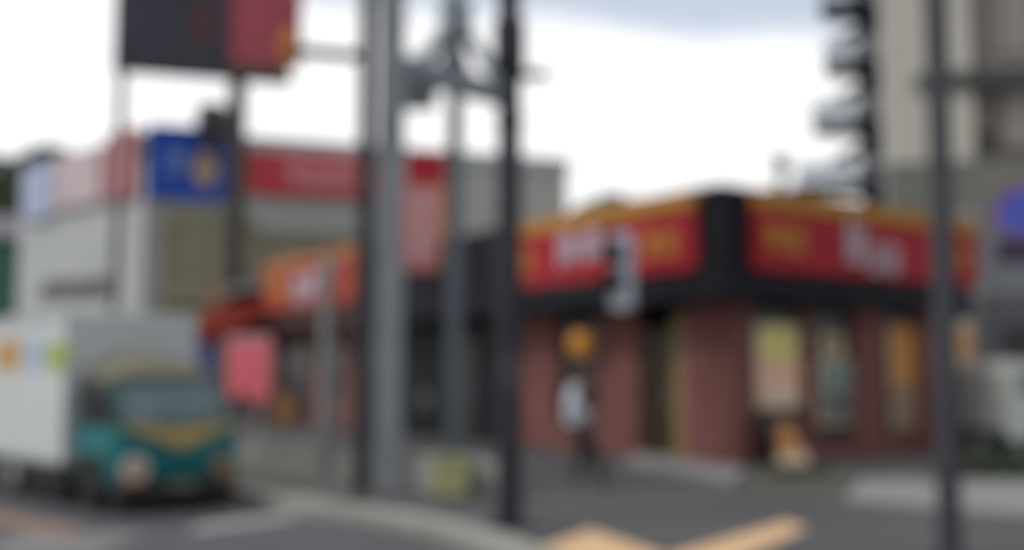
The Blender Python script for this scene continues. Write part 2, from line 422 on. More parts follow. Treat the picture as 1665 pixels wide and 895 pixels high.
# fascia signs: yellow crown strip, red panel, unreadable yellow and white marks
def fascia_sign(plane, c0, c1, label, marks, z_red=(3.36, 4.42), z_yel=(4.42, 4.70), seed=1, redm=RED, yelm=YEL, frame=None, group='red fascia signs'):
    rnd = random.Random(seed); fr = frame or F0
    cm = 0.0
    org = fr.sub(0, c0, z_red[0]) if plane == 'L' else fr.sub(c0, 0, z_red[0])
    r = at_frame('fascia_sign', label, 'sign', org, group)
    Ls = c1 - c0
    def bx(b, a0, a1, o0, o1, z0, z1):
        z0 -= z_red[0]; z1 -= z_red[0]
        if plane == 'L': b.box(-o1, -o0, a0, a1, z0, z1)
        else: b.box(a0, a1, -o1, -o0, z0, z1)
    b = MB(); bx(b, 0, Ls, .004, .12, *z_red); b.build('panel', redm, r)
    b = MB(); bx(b, 0, Ls, .004, .16, z_yel[0] + .002, z_yel[1]); b.build('crown_strip', yelm, r)
    hh = z_red[1] - z_red[0]
    for kind, m0, m1, e0, e1, n in marks:
        b = MB()
        for i in range(n):
            q0 = m0 + (m1 - m0) * i / n; q1 = m0 + (m1 - m0) * (i + .86) / n
            glyph(b, plane, q0 * Ls, q1 * Ls, hh * e0, hh * e1, .122, .03, rnd)
        b.build('lettering', {'y': YELL, 'w': WHT}[kind], r)
    return r
sa, sb = F0.s(1137, 0, 390), F0.s(842)
fr_ = lambda px: (F0.s(px) - sa) / (sb - sa)
fascia_sign('L', sa, sb, 'red fascia sign with yellow top edge, above the restaurant door, behind the signal box',
            [('y', fr_(1112), fr_(1052), .25, .75, 2), ('w', fr_(990), fr_(912), .25, .95, 2), ('y', fr_(874), fr_(848), .25, .7, 1)], seed=3)
ta, tb = F0.t(1220, 0, 390), F0.t(1580, 0, 390)
gr_ = lambda px: (F0.t(px) - ta) / (tb - ta)
fascia_sign('R', ta, tb, 'red fascia sign with yellow top edge, above the restaurant windows, behind the bluish pole',
            [('y', gr_(1238), gr_(1308), .28, .75, 2), ('w', gr_(1366), gr_(1408), .2, 1.02, 1), ('w', gr_(1408), gr_(1462), .06, .66, 2), ('y', gr_(1552), gr_(1572), .3, .7, 1)], seed=5)

# things on the restaurant fronts: posters, lantern
POSTERS = 'posters in the restaurant windows'
def poster_r(px0, px1, py0, py1, label, bands, off=WR + .09):
    t0, t1 = F0.t(px0, off), F0.t(px1, off); tm = (t0 + t1) / 2
    z0, z1 = F0.z((px0 + px1) / 2, py1, tm, off), F0.z((px0 + px1) / 2, py0, tm, off)
    fr = F0.sub(t0, off, z0); r = at_frame('poster', label, 'poster', fr, POSTERS)
    b = MB(); b.box(0, t1 - t0, -.012, 0, 0, z1 - z0); b.build('sheet', mat('poster_paper', (.62, .50, .34), .6), r)
    for i, (e0, e1, a0, a1, m, sh) in enumerate(bands):
        b = MB(); W, H = t1 - t0, z1 - z0
        if sh == 'e':
            cx, cz, rx, rz = (a0 + a1) / 2 * W, (e0 + e1) / 2 * H, (a1 - a0) / 2 * W, (e1 - e0) / 2 * H
            b.loft([[(cx + rx * math.cos(q), y, cz + rz * math.sin(q)) for q in [2 * math.pi * j / 24 for j in range(24)]] for y in (-.013, -.016 - .002 * i)])
        else: b.box(a0 * W, a1 * W, -.016 - .002 * i, -.013, e0 * H, e1 * H)
        b.build('picture', m, r)
P_YG = mat('print_yellow_green', (.80, .70, .24), .6, .25, 5); P_PK = mat('print_pink', (.84, .50, .36), .6, .25, 5)
P_OR = mat('print_orange', (.60, .25, .05), .6, .25, 5); P_BR = mat('print_brown', (.10, .06, .05), .6, .25, 5)
P_CR = mat('print_cream', (.80, .62, .46), .6, .2, 5); P_TE = mat('print_grey_green', (.20, .27, .25), .6, .25, 5)
poster_r(1228, 1302, 528, 664, 'tall poster with yellow-green top and pink middle, in the window nearest the corner',
         [(.52, .98, .1, .9, P_YG, 'e'), (.25, .55, .05, .95, P_PK, 'b'), (.02, .28, .12, .9, P_CR, 'e')])
poster_r(1328, 1388, 585, 690, 'grey-green poster low in the second window from the corner',
         [(.5, .95, .1, .9, P_TE, 'b'), (.05, .5, .1, .9, mat('print_dull', (.14, .14, .13), .6), 'b')])
MATS['poster_paper'] = MATS['poster_paper']
poster_r(1334, 1372, 545, 580, 'small yellowish poster above the grey-green one', [(.1, .9, .2, .8, mat('print_straw', (.26, .2, .1), .6), 'e')])
poster_r(1446, 1490, 530, 700, 'narrow poster with orange top in the third window from the corner',
         [(.45, 1.0, .1, .95, P_OR, 'b'), (.0, .45, .05, .95, mat('print_tan', (.30, .22, .15), .6, .2, 4), 'b')])
poster_r(1558, 1582, 520, 720, 'tall pinkish poster at the far end of the brick front, beyond the bluish pole',
         [(.7, .9, .1, .9, P_OR, 'b'), (.0, .6, .05, .95, P_PK, 'b')])
# A-board standing below the first window
aw = F0.t(1268, WR - .35)
p = F0.w(aw, WR - .35)
ab = thing('pavement_sign', 'standing menu board with orange picture, below the yellow-green poster', 'sign', (p.x, p.y, 0), 35.3)
b = MB(); b.loft([[(-.42, -.28, 0.02), (.42, -.28, 0.02), (.42, -.25, 0.02), (-.42, -.25, 0.02)], [(-.34, -.03, .85), (.34, -.03, .85), (.34, 0, .85), (-.34, 0, .85)]]); b.build('front_board', P_BR, ab)
b = MB(); b.loft([[(-.42, .22, 0.02), (.42, .22, 0.02), (.42, .25, 0.02), (-.42, .25, 0.02)], [(-.34, .005, .85), (.34, .005, .85), (.34, .03, .85), (-.34, .03, .85)]]); b.build('rear_board', P_BR, ab)
b = MB(); b.loft([[(-.30, -.24, .21), (.30, -.24, .21), (.30, -.222, .21), (-.30, -.222, .21)], [(-.10, -.085, .70), (.10, -.085, .70), (.10, -.07, .70), (-.10, -.07, .70)]], True); b.build('picture', P_OR, ab)
b = MB(); b.loft([[(-.40, -.29, .03), (.40, -.29, .03), (.40, -.27, .03), (-.40, -.27, .03)], [(-.37, -.25, .2), (.37, -.25, .2), (.37, -.23, .2), (-.37, -.23, .2)]], True); b.build('caption_strip', P_CR, ab)
# round orange lantern on the left front
off = WL - .3; s_ = F0.s(946, off); zc = F0.z(946, 560, off, s_); p = F0.w(off, s_)
ln = thing('lantern', 'round orange paper lantern under the dark eave, above the walking person', 'lantern', (p.x, p.y, zc - .3))
b = MB(); b.ell((0, 0, .3), .26, .26, .29); b.build('lamp_shade', mat('lantern_orange', (.60, .25, .03), .6, .1, 4, emit=.14), ln, smooth=True)
b = MB(); b.tube([(0, 0, .57), (0, 0, .64)], .1, 14); b.tube([(0, 0, -.03), (0, 0, .03)], .1, 14); b.build('cap', DARK, ln)
b = MB(); b.tube([(0, 0, .64), (0, 0, 3.0 - zc + .3)], .01, 6); b.build('cord', DARK, ln)

# ================================================================== DARK SHOP between the signs
D0 = F0.sub(0, SL_END + .02)
DS = F0.s(590) - SL_END - .04
dk = at_frame('dark_shop', 'dark fronted shop with glass doors, between the two red signs', 'building', D0)
b = MB(); b.box(.9, 6, 0, .3, 0, 4.4); b.box(.9, 6, DS - .3, DS, 0, 4.4); b.box(5.7, 6, .3, DS - .3, 0, 4.4); b.box(.9, 1.2, .3, DS - .3, 2.9, 4.4); b.build('wall', DARK, dk)
b = MB(); b.box(0, .88, 0, DS, 2.86, ROOF); b.box(.9, 6, 0, DS, 4.402, ROOF - .1); b.build('fascia', DARK, dk)
b = MB(); n = 4; d = .08; ln_ = (DS - .6) / n
for i in range(n + 1): b.box(.95, 1.05, .3 + i * ln_ - (d if i else 0), .3 + i * ln_ + (d if i < n else 0) - 0, .0, 2.9)
b.box(.96, 1.04, .38, DS - .38, 2.3, 2.4); wf = b.build('window', mat('shop_frame_dark', (.018, .019, .022), .6, spec=.15), dk)
b = MB(); b.box(.99, 1.01, .38, DS - .38, .05, 2.9); b.build('pane', mat('shop_glass', (.012, .013, .015), .4, .3, .8, spec=.12), wf)
b = MB(); b.box(.94, .96, D0.s(778, .95), D0.s(746, .95), .05, 2.4); dd = b.build('door', mat('door_black', (.012, .011, .013), .4), dk)
b = MB(); b.tube([(.92, D0.s(765, .95), .9), (.92, D0.s(765, .95), 1.3)], .018, 8); b.build('handle', STEELL, dd)
s_ = D0.s(692, .93)
b = MB(); b.box(.93, .945, s_ - .2, s_ + .2, .75, 1.15); tag(b.build('poster', mat('print_faint', (.11, .115, .105), .6, .3, 6), None), 'small faint grey notice on the dark shop glass', 'poster').matrix_world = Matrix.Translation((D0.o.x, D0.o.y, 0)) @ Matrix.Rotation(D0.a, 4, 'Z')
# vertical projecting sign
s_ = D0.s(690, -.3); zz0 = D0.z(690, 440, -.3, s_); zz1 = D0.z(690, 246, -.3, s_); p = D0.w(-.3, s_)
VW = 66 / FPX * p.y
vs = thing('vertical_sign', 'tall narrow sign with red top and pale pink face, between the steel posts', 'sign', (p.x, p.y, zz0), 6)
H = zz1 - zz0
b = MB(); b.box(-VW / 2, VW / 2, 0, .3, 0, H, .02); b.build('sign_box', mat('sign_rose', (.56, .20, .19), .5, .12, 1.5), vs)
b = MB(); b.box(-VW / 2 + .02, VW / 2 - .02, -.02, -.002, H * .72, H - .02); b.build('header', RED, vs)
b = MB(); b.box(VW / 2 - .16, VW / 2 - .02, -.018, -.002, H * .06, H * .72 - .01); b.build('edge_strip', mat('sign_ochre', (.55, .24, .06), .5), vs)
b = MB(); rnd = random.Random(4)
for i in range(4):
    zt = H * (.66 - .15 * i); glyph(b, 'R', -VW * .26, VW * .16, zt - H * .12, zt, .002, .02, rnd)
b.build('lettering', mat('letter_lilac', (.52, .42, .48), .5), vs)
b = MB(); b.tube([(-.2, .35, ROOF - zz0 - .1), (-.2, .35, H * .8)], .05, 8); b.tube([(.2, .35, ROOF - zz0 - .1), (.2, .35, H * .8)], .05, 8); b.build('bracket', STEELD, vs)

# ================================================================== RED SHOP further left
R0 = F0.sub(0, F0.s(590) + .02)
RS = R0.s(325)
AW = R0.s(432)
rs = at_frame('red_shop', 'long low shop with dull red walls and dark red awning, left of the steel posts', 'building', R0)
b = MB(); b.box(1.0, 1.3, 0, RS, .0, 4.3); b.box(1.3, 7, 0, .3, 0, 4.3); b.box(1.3, 7, RS - .3, RS, 0, 4.3); b.box(6.7, 7, .3, RS - .3, 0, 4.3)
b.build('wall', mat('dull_red_wall', (.20, .085, .08), .8, .2, .8), rs)
b = MB(); b.box(0.1, 7, 0, RS, 4.302, 4.5); b.build('roof', ROOFG, rs)
b = MB(); b.box(.05, 1.0, 0, AW, 2.9, 4.30); b.build('fascia', mat('shop_fascia_maroon', (.05, .02, .02), .6), rs)
b = MB(); z2 = R0.z(380, 478, 0, R0.s(380)); b.loft([[(-.9, AW, 3.0), (-.9, RS, 3.0), (-.9, RS, 3.06), (-.9, AW, 3.06)], [(1.0, AW, z2), (1.0, RS, z2), (1.0, RS, z2 + .06), (1.0, AW, z2 + .06)]])
aw_ = b.build('awning', mat('awning_dark_red', (.17, .024, .018), .9, .12, 2.0, spec=.05), rs)
b = MB(); b.box(-.93, -.9, AW, RS, 2.55, 3.06); b.build('valance', mat('valance_red', (.10, .016, .014), .9, spec=.05), aw_)
b = MB(); 
for i in range(5):
    q = RS * (.05 + .19 * i); b.box(.93, 1.0, q, q + .08, .1, 2.5); b.box(.93, 1.0, q + RS * .13, q + RS * .13 + .08, .1, 2.5); b.box(.94, .99, q + .08, q + RS * .13, 2.42, 2.5)
wf = b.build('window', WOODF, rs); b = MB()
for i in range(5):
    q = RS * (.05 + .19 * i); b.box(.96, .98, q + .08, q + RS * .13, .1, 2.42)
b.build('pane', GLASS, wf)
ra, rb = 0.05, AW
q_ = lambda px: (R0.s(px) - ra) / (rb - ra)
zt = R0.z(575, 402, 0, R0.s(575)); zb = R0.z(575, 492, 0, R0.s(575))
fascia_sign('L', ra, rb, 'orange-red fascia sign above the long low shop, crossed by the thin grey post',
            [('w', q_(522), q_(478), .1, .8, 2), ('y', q_(470), q_(440), .3, .9, 1)], z_red=(zb, zt - .25), z_yel=(zt - .25, zt), seed=9, redm=REDO,
            yelm=mat('sign_orange', (.45, .14, .03), .5), frame=R0)
# yellow and pale panel at the awning's left end
s_ = R0.s(352, -.92); p = R0.w(-.95, s_)
b = MB(); b.box(-.02, 0, -.9, 1.2, 0, .4); o = b.build('small_sign', mat('sign_dull_ochre', (.16, .06, .02), .5, .3, 2)); o.location = (p.x, p.y, R0.z(352, 492, -.95, s_)); o.rotation_euler = (0, 0, R0.a)
tag(o, 'small dull ochre sign on top of the dark red awning', 'sign')
# coral banner on legs
p = at(405, 600, 21.5); zA = at(405, 652, 21.5).z; zB = at(405, 545, 21.5).z; W = 84 / FPX * 21.5
bn = thing('banner_board', 'coral red board on thin grey legs, in front of the low shop', 'sign', (p.x, p.y, 0), -30)
b = MB(); W *= 1.1; b.box(-W / 2, W / 2, -.02, .02, zA, zB, .008); b.build('panel', mat('coral', (.62, .13, .16), .7, .15, 2.5, spec=.15), bn)
b = MB(); b.box(-W / 2, W / 2, -.028, -.021, zB - .2, zB - .02); b.build('header', mat('coral_pale', (.45, .20, .22), .6), bn)
for x in (-.28, .25):
    b = MB(); b.tube([(x, .04, 0), (x, .04, zB)], .035, 8); b.build('leg', STEELL, bn)
b = MB(); b.box(-.4, .4, -.2, .28, 0, .05); b.build('base', CONC, bn)
def standing_poster(px, py0, py1, wpx, Y, label, m, m2):
    p = at(px, py1, Y); W = wpx / FPX * Y; H = at(px, py0, Y).z - p.z
    o = thing('poster_stand', label, 'poster', (p.x, p.y, 0), 15, 'posters along the low shop front')
    b = MB(); b.box(-W / 2, W / 2, -.02, .02, p.z, p.z + H, .006); b.build('panel', m2, o)
    b = MB(); b.loft([[(W * .38 * math.cos(q), y, p.z + H / 2 + H * .38 * math.sin(q)) for q in [6.2832 * j / 20 for j in range(20)]] for y in (-.021, -.03)]); b.build('picture', m, o)
    b = MB(); b.tube([(0, .04, 0), (0, .04, p.z + H * .8)], .02, 8); b.box(-.25, .25, -.1, .2, 0, .03); b.build('stand', STEELD, o)
standing_poster(461, 640, 695, 38, 23, 'orange-yellow poster on a stand beside the coral board', mat('p_ochre', (.44, .24, .07), .6), mat('p_red_bg', (.25, .13, .11), .6))
standing_poster(541, 640, 695, 36, 22, 'beige poster on a stand right of the thin grey post', mat('p_beige', (.38, .27, .2), .6), mat('p_beige_bg', (.28, .19, .16), .6))
# blue thing at the left end of the shop
p = at(337, 620, 26); zA, zB = p.z, at(337, 560, 26).z
b = MB(); b.box(-.2, .2, -.02, .02, zA, zB); b.tube([(-.22, 0, 0), (-.22, 0, zB + .2)], .02, 8); o = b.build('blue_flag', mat('flag_blue', (.06, .06, .22), .7, .2, 2)); o.location = (p.x, p.y, 0)
tag(o, 'small dark blue flag on a pole behind the truck', 'flag')

# ================================================================== GREY COMMERCIAL BUILDING behind
pA = Vector((K(236, 260) * 45, 45)); pB = Vector((K(922, 270) * 51.4, 51.4))
angF = math.degrees(math.atan2((pB - pA).y, (pB - pA).x)); WF = (pB - pA).length
FF = Frame(pA.x, pA.y, angF)
HF = FF.z(500, 230, FF.t(500), 0)
cb = at_frame('commercial_building', 'long grey two storey commercial building behind the shops', 'building', FF)
ZG = FF.z(300, 338, FF.t(300), 0)
b = MB(); b.box(0, WF, 0, 14, ZG - .8, HF - .6); b.build('wall', mat('grey_cladding', (.45, .46, .42), .7, .1, .5), cb)
b = MB(); b.box(FF.t(258), WF, .06, 13.9, 0, ZG - .81); b.box(FF.t(258), FF.t(405), -.12, -.01, ZG - 4.0, ZG - .15); b.build('lower_wall', mat('olive_tan_tile', (.33, .30, .20), .75, .18, .6, brick=((.27, .25, .17), .5, .35, .02)), cb)
b = MB(); b.box(0, FF.t(258) - .02, -.12, 1, 0, ZG); b.build('corner_column', mat('pale_column', (.36, .36, .345), .7), cb)
b = MB(); b.box(-.1, WF + .1, -.12, 14.1, HF - .6, HF); b.build('roof', mat('roof_edge_grey', (.45, .46, .465), .6, .1, .5), cb)
for px in (470, 530, 560):
    t0 = FF.t(px); b = MB(); b.box(t0 - .7, t0 + .7, -.06, -.01, ZG - 3.2, ZG - 1.6); wf = b.build('window', WOODF, cb); b = MB(); b.box(t0 - .6, t0 + .6, -.075, -.062, ZG - 3.1, ZG - 1.7); b.build('pane', mat('pane_olive', (.32, .34, .22), .25), wf)
def face_sign(name, label, fr, plane, px0, px1, py0, py1, m, off=.02, th=.25, extra=None):
    f_ = fr.t if plane == 'R' else fr.s
    pyc = (py0 + py1) / 2
    c0, c1 = sorted((f_(px0, 0, pyc), f_(px1, 0, pyc))); cm = (c0 + c1) / 2; pm = (px0 + px1) / 2
    zz = [fr.z(pm, y, cm if plane == 'R' else 0, 0 if plane == 'R' else cm) for y in (py1, py0)]
    org = fr.sub(c0, 0, zz[0]) if plane == 'R' else fr.sub(0, c0, zz[0])
    r = at_frame(name, label, 'sign', org)
    b = MB(); W, H = c1 - c0, zz[1] - zz[0]
    if plane == 'R': b.box(0, W, -off - th, -off, 0, H, .03)
    else: b.box(-off - th, -off, 0, W, 0, H, .03)
    b.build('panel', m, r)
    if extra: extra(r, W, H, off + th + .002)
    return r
BLUE = mat('sign_blue', (.012, .075, .46), .5, .08, .8)
def blue_extra(r, W, H, o):
    b = MB(); rnd = random.Random(2)
    glyph(b, 'R', W * .24, W * .46, H * .35, H * .66, o, .04, rnd); b.build('lettering', mat('letter_paleblue', (.3, .42, .7), .5), r)
    b = MB(); cx, cz = W * .70, H * .42
    b.loft([[(cx + W * .145 * math.cos(q), -y, cz + H * .24 * math.sin(q)) for q in [6.2832 * j / 28 for j in range(28)]] for y in (o, o + .08)]); b.build('emblem', mat('emblem_tan', (.54, .37, .20), .5, .15, 1.0), r)
face_sign('wall_sign', 'large blue sign with tan emblem on the grey building', FF, 'R', 240, 372, 208, 326, BLUE, extra=blue_extra)
def red_extra(r, W, H, o):
    b = MB(); rnd = random.Random(12)
    for i in range(5):
        a = .26 + .145 * i; glyph(b, 'R', W * a, W * (a + .11), H * .18, H * .86, o, .04, rnd)
    b.build('lettering', mat('letter_pink', (.66, .42, .46), .5), r)
face_sign('wall_sign', 'long red sign with pale lettering on the grey building', FF, 'R', 402, 640, 254, 322, mat('sign_crimson', (.62, .05, .065), .5, .06, 1), extra=red_extra)
# roof vent / lamp hood above the blue sign
p = FF.w(FF.t(333), -.6); zb_ = at(333, 262, p.y).z; zt_ = at(333, 168, p.y).z
rv = thing('roof_cowl', 'dark hooded cowl on a stem, fixed in front of the blue sign top', 'vent', (p.x, p.y, zb_))
H = zt_ - zb_
b = MB(); b.tube([(0, 0, H * .22), (0, 0, H * .5)], [.36, .5], 14); b.build('stem', mat('cowl_dark', (.06, .055, .06), .6), rv)
b = MB(); b.tube([(0, 0, H * .48), (0, 0, H * .55), (0, 0, H * .85), (0, 0, H * .96), (0, 0, H)], [.56, .68, .66, .52, .12], 18); b.build('hood', MATS['cowl_dark'], rv)
b = MB(); b.tube([(0, .1, H * .3), (0, .55, H * .3)], .06, 8); b.build('bracket', MATS['cowl_dark'], rv)

# pale building running away to the left
FP = Frame(pA.x, pA.y, 47.6)
uF = Vector((-math.sin(R(angF)), math.cos(R(angF))))
LP = FP.s(38)
HP = FP.z(150, 236, 0, FP.s(150))
P0 = FP.w(0, .0); P1 = FP.w(0, LP); P2 = P1 + uF * 8 + Vector((-2, 2)); P3 = P0 + uF * 13
pb = thing('pale_building', 'pale grey building running back to the left, behind the white truck', 'building', (P0.x, P0.y, 0))
loc = lambda P: (P.x - P0.x, P.y - P0.y)
b = MB(); b.prism([loc(P) for P in (P0, P3, P2, P1)], 0, HP - 1.2); b.build('wall', mat('pale_wall', (.43, .45, .43), .75, .1, .4), pb)
b = MB(); c = (P0 + P1 + P2 + P3) / 4
top = [P0, P3, P2, P1]
b.loft([[(*loc(P), HP - 1.2) for P in top], [(*loc(P + (c - P) * .03), HP) for P in top]]); b.build('roof', mat('roof_green_grey', (.12, .14, .13), .8, .15, .4), pb)
fo = MB(); g2 = MB()
cdir = FP.u; ndir = -FP.v
for px0, px1, py0, py1 in ((62, 112, 455, 488), (116, 172, 452, 486)):
    s0, s1 = sorted((FP.s(px0), FP.s(px1))); z0 = FP.z((px0 + px1) / 2, py1, 0, (s0 + s1) / 2); z1 = FP.z((px0 + px1) / 2, py0, 0, (s0 + s1) / 2)
    a, c_ = FP.w(-.05, s0), FP.w(-.05, s1)
    q = [loc(a), loc(c_), loc(c_ + FP.v * .1), loc(a + FP.v * .1)]
    b = MB(); b.prism(q[::-1], z0, z1); wf = b.build('window', STEELD, pb)
    a, c_ = FP.w(-.08, s0 + .12), FP.w(-.08, s1 - .12)
    q = [loc(a), loc(c_), loc(c_ + FP.v * .05), loc(a + FP.v * .05)]
    b = MB(); b.prism(q[::-1], z0 + .12, z1 - .12); b.build('pane', GLASS, wf)
face_sign('wall_sign', 'red and pink sign at the corner, left of the large blue sign', FP, 'L', 180, 228, 214, 326, mat('sign_rose_red', (.50, .18, .19), .5, .25, .9))
face_sign('wall_sign', 'pale pink sign on the pale building, between the red and the light blue signs', FP, 'L', 96, 172, 248, 338, mat('sign_palepink', (.50, .40, .41), .5, .15, .9))
face_sign('wall_sign', 'light blue sign at the far end of the pale building', FP, 'L', 44, 92, 268, 358, mat('sign_lightblue', (.36, .41, .56), .5, .12, .9))
# distant green building at the far left
p = at(-30, 400, 70)
gb = thing('green_building', 'dark green building with pinkish band at the far left edge', 'building', (p.x, p.y, 0), 10)
x1 = (36 + 30) / FPX * 70
b = MB(); b.box(-8, x1, 0, 8, 0, at(0, 388, 70).z); b.build('wall', mat('green_wall', (.045, .13, .085), .7, .1, .5), gb)
b = MB(); b.box(-8, x1 + .5, -.3, 8, at(0, 387, 70).z, at(0, 350, 70).z); b.build('roof', mat('band_pinkish', (.42, .38, .41), .7), gb)
b = MB(); b.box(-1.2, .6, -.05, -.01, 2, 6); wf = b.build('window', STEELD, gb); b = MB(); b.box(-1.0, .4, -.07, -.052, 2.2, 5.8); b.build('pane', GLASS, wf)
p = at(-20, 300, 85); tree('dark green tree rising behind the green building at the left edge', p.x, p.y, at(-20, 285, 85).z, 6, 31)
p = at(55, 300, 95); tree('greyish green tree behind the roof of the pale building', p.x, p.y, at(55, 236, 95).z, 6, 32)
p = at(985, 330, 62); tree('dark treetop just showing above the restaurant roof', p.x, p.y, at(985, 326, 62).z, 4.6, 33, LEAFM)

# ================================================================== BILLBOARD
YB = 40
bl, br_ = at(184, 112, YB - .8), at(484, 130, YB + 1.2)
ang = math.degrees(math.atan2(br_.y - bl.y, br_.x - bl.x)); WB = (br_.xy - bl.xy).length
ZB = at(330, 121, YB).z; HB = 7.0
bb = thing('billboard', 'large dark billboard with red and orange picture, on two posts above the blue sign', 'billboard', (bl.x, bl.y, 0), ang)
b = MB(); b.box(0, WB - .25, 0, .5, ZB, ZB + HB); b.build('board', mat('billboard_dark', (.036, .036, .052), .5, .25, .6), bb)
b = MB(); b.box(WB * .62, WB + .1, -.06, -.004, ZB + .6, ZB + HB); b.build('picture', mat('billboard_red', (.36, .06, .085), .5, .35, .9), bb)
b = MB(); b.ell((WB * .945, -.062, ZB + 1.4), WB * .05, .03, .8); b.build('picture_highlight', mat('billboard_orange', (.62, .22, .03), .5, .2, 1), bb)
b = MB(); b.box(WB * .62, WB - .28, -.05, -.004, ZB + .02, ZB + .56); b.build('caption_strip', mat('billboard_olive', (.09, .07, .045), .5, .3, 1), bb)
b = MB(); b.box(WB * .42, WB * .52, -.03, -.004, ZB + 1.2, ZB + 2.8); b.build('lettering', mat('billboard_maroon', (.09, .025, .03), .5, .3, 2), bb)
def lx(px):
    k = K(px, 200); o = bl.xy; v = Vector((math.cos(R(ang)), math.sin(R(ang)))); return (o.x - k * o.y) / (k * v.y - v.x)
b = MB(); b.tube([(lx(195), .3, 0), (lx(195), .3, ZB)], .16, 12); b.build('post', mat('post_grey', (.10, .105, .105), .6), bb)
b = MB(); b.tube([(lx(386), .3, 4.45), (lx(386), .3, ZB)], .34, 12); b.build('post', mat('post_brown', (.045, .038, .035), .6), bb)

# ================================================================== TALL BUILDING at the right with outside stair
YT = 50
T0 = Frame(K(1434, 160) * YT, YT, -19)
_tt = T0.t
T0t = lambda px, off=0.0: _tt(px, off, 160)
tb_ = at_frame('apartment_block', 'tall beige apartment block behind the restaurant', 'building', T0)
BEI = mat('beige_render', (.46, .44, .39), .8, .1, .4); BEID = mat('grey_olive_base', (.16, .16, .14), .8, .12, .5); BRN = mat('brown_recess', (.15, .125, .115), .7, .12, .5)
WT = 14; HT = 34
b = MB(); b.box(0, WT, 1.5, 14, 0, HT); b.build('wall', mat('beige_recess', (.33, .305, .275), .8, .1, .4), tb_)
zf = lambda py: T0.z(1550, py, T0t(1550), 0)
zlow = zf(262)
b = MB()
for a, c in ((1434, 1506), (1530, 1582)):
    b.box(T0t(a), T0t(c), 0, 1.498, zlow, HT)
b.box(T0t(1612), T0t(1700), .6, 1.498, zf(108), HT)
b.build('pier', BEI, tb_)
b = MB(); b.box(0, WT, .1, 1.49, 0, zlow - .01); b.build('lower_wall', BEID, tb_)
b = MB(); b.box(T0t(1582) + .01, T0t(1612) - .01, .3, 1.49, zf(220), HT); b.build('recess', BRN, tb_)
for py in (128, -80):
    b = MB(); b.box(T0t(1490), WT, -.35, -.01, zf(py + 16), zf(py - 10)); b.box(T0t(1506) + .01, T0t(1530) - .01, 0, 1.49, zf(py + 16), zf(py - 10)); b.build('balcony', mat('ledge_dark', (.065, .065, .065), .8), tb_)
for py0, py1 in ((-60, 100), (146, 250)):
    b = MB(); t0, t1 = T0t(1622), T0t(1700); b.box(t0, t1, .5, .59, zf(py1), zf(py0)); wf = b.build('window', BRN, tb_)
    b = MB(); b.box(t0 + .3, t1 - .3, .48, .498, zf(py1) + .3, zf(py0) - .3); b.build('pane', mat('pane_taupe', (.24, .22, .2), .3), wf)
b = MB(); b.box(T0t(1508), T0t(1528), .9, .95, zf(250), HT - 1); b.build('downpipe', STEEL, tb_)
# outside stair
st = thing('outside_staircase', 'dark outside staircase with pale railings, left of the beige block', 'staircase', (T0.o.x, T0.o.y, 0), -19)
SD = mat('stair_dark', (.020, .022, .028), .8, spec=.1); RAILW = mat('rail_pale', (.50, .53, .58), .6)
levels = [(298, 1292), (198, 1318), (101, 1340), (5, 1336), (-95, 1340)]
prev = None
PANEL = mat('rail_panel', (.55, .59, .66), .5)
for py, pxl in levels:
    z = T0.z(1400, py, T0t(1400), .5); xl = T0t(pxl); xr = -.08
    b = MB(); b.loft([[(xl, 0, z - .16), (xr, 0, z - .5), (xr, 2.4, z - .5), (xl, 2.4, z - .16)], [(xl, 0, z), (xr, 0, z), (xr, 2.4, z), (xl, 2.4, z)]]); b.build('landing', SD, st)
    b = MB(); b.box(xl, xr, .0, .05, z + .95, z + 1.02)
    n = 14
    for i in range(n + 1): x = xl + (xr - .05 - xl) * i / n; b.tube([(x, .025, z + .003), (x, .025, z + .95)], .022, 6)
    rl = b.build('railing', RAILW, st)
    b = MB(); b.box(xl + .05, xr - 1.2, .06, .075, z + .1, z + .9); b.build('panel', PANEL, rl)
    if prev:
        zp, xp = prev; m = 12; b = MB()
        for i in range(m):
            q = i / (m - 1); xx = -.5 - (1.5 * (1 - abs(2 * q - 1))); yy = .3 + 1.7 * i / m
            zt = zp + (z - .5 - zp) * (i + 1) / m
            b.box(xx - .45, xx + .4, yy, yy + .34, zt - .22, zt)
        b.build('flight', SD, st)
    prev = (z, xl)
b = MB(); b.box(-1.0, -.03, 1.0, 2.2, 0, 24); b.build('core_column', SD, st)
# small plant by the stair: on the lowest landing's outer end
z = T0.z(1400, 298, T0t(1400), .5); xl = T0t(1250)
b = MB(); b.box(xl - .2, T0t(1292) - .01, .3, 1.6, z - .2, z); b.build('platform', mat('platform_grey', (.25, .26, .28), .7), st)
pp = T0.w(T0t(1264, .9), .9)
sp = thing('potted_plant', 'small yellow-green potted plant at the end of the lowest stair landing', 'plant', (pp.x, pp.y, z))
b = MB(); b.tube([(0, 0, 0), (0, 0, .45)], [.2, .27], 12); b.build('pot', CONC, sp)
leafy('foliage', mat('leaf_lime', (.20, .24, .09), .7, .3, 3), (0, 0, 1.1), (.5, .5, .65), 500, .14, random.Random(5), sp, 6)

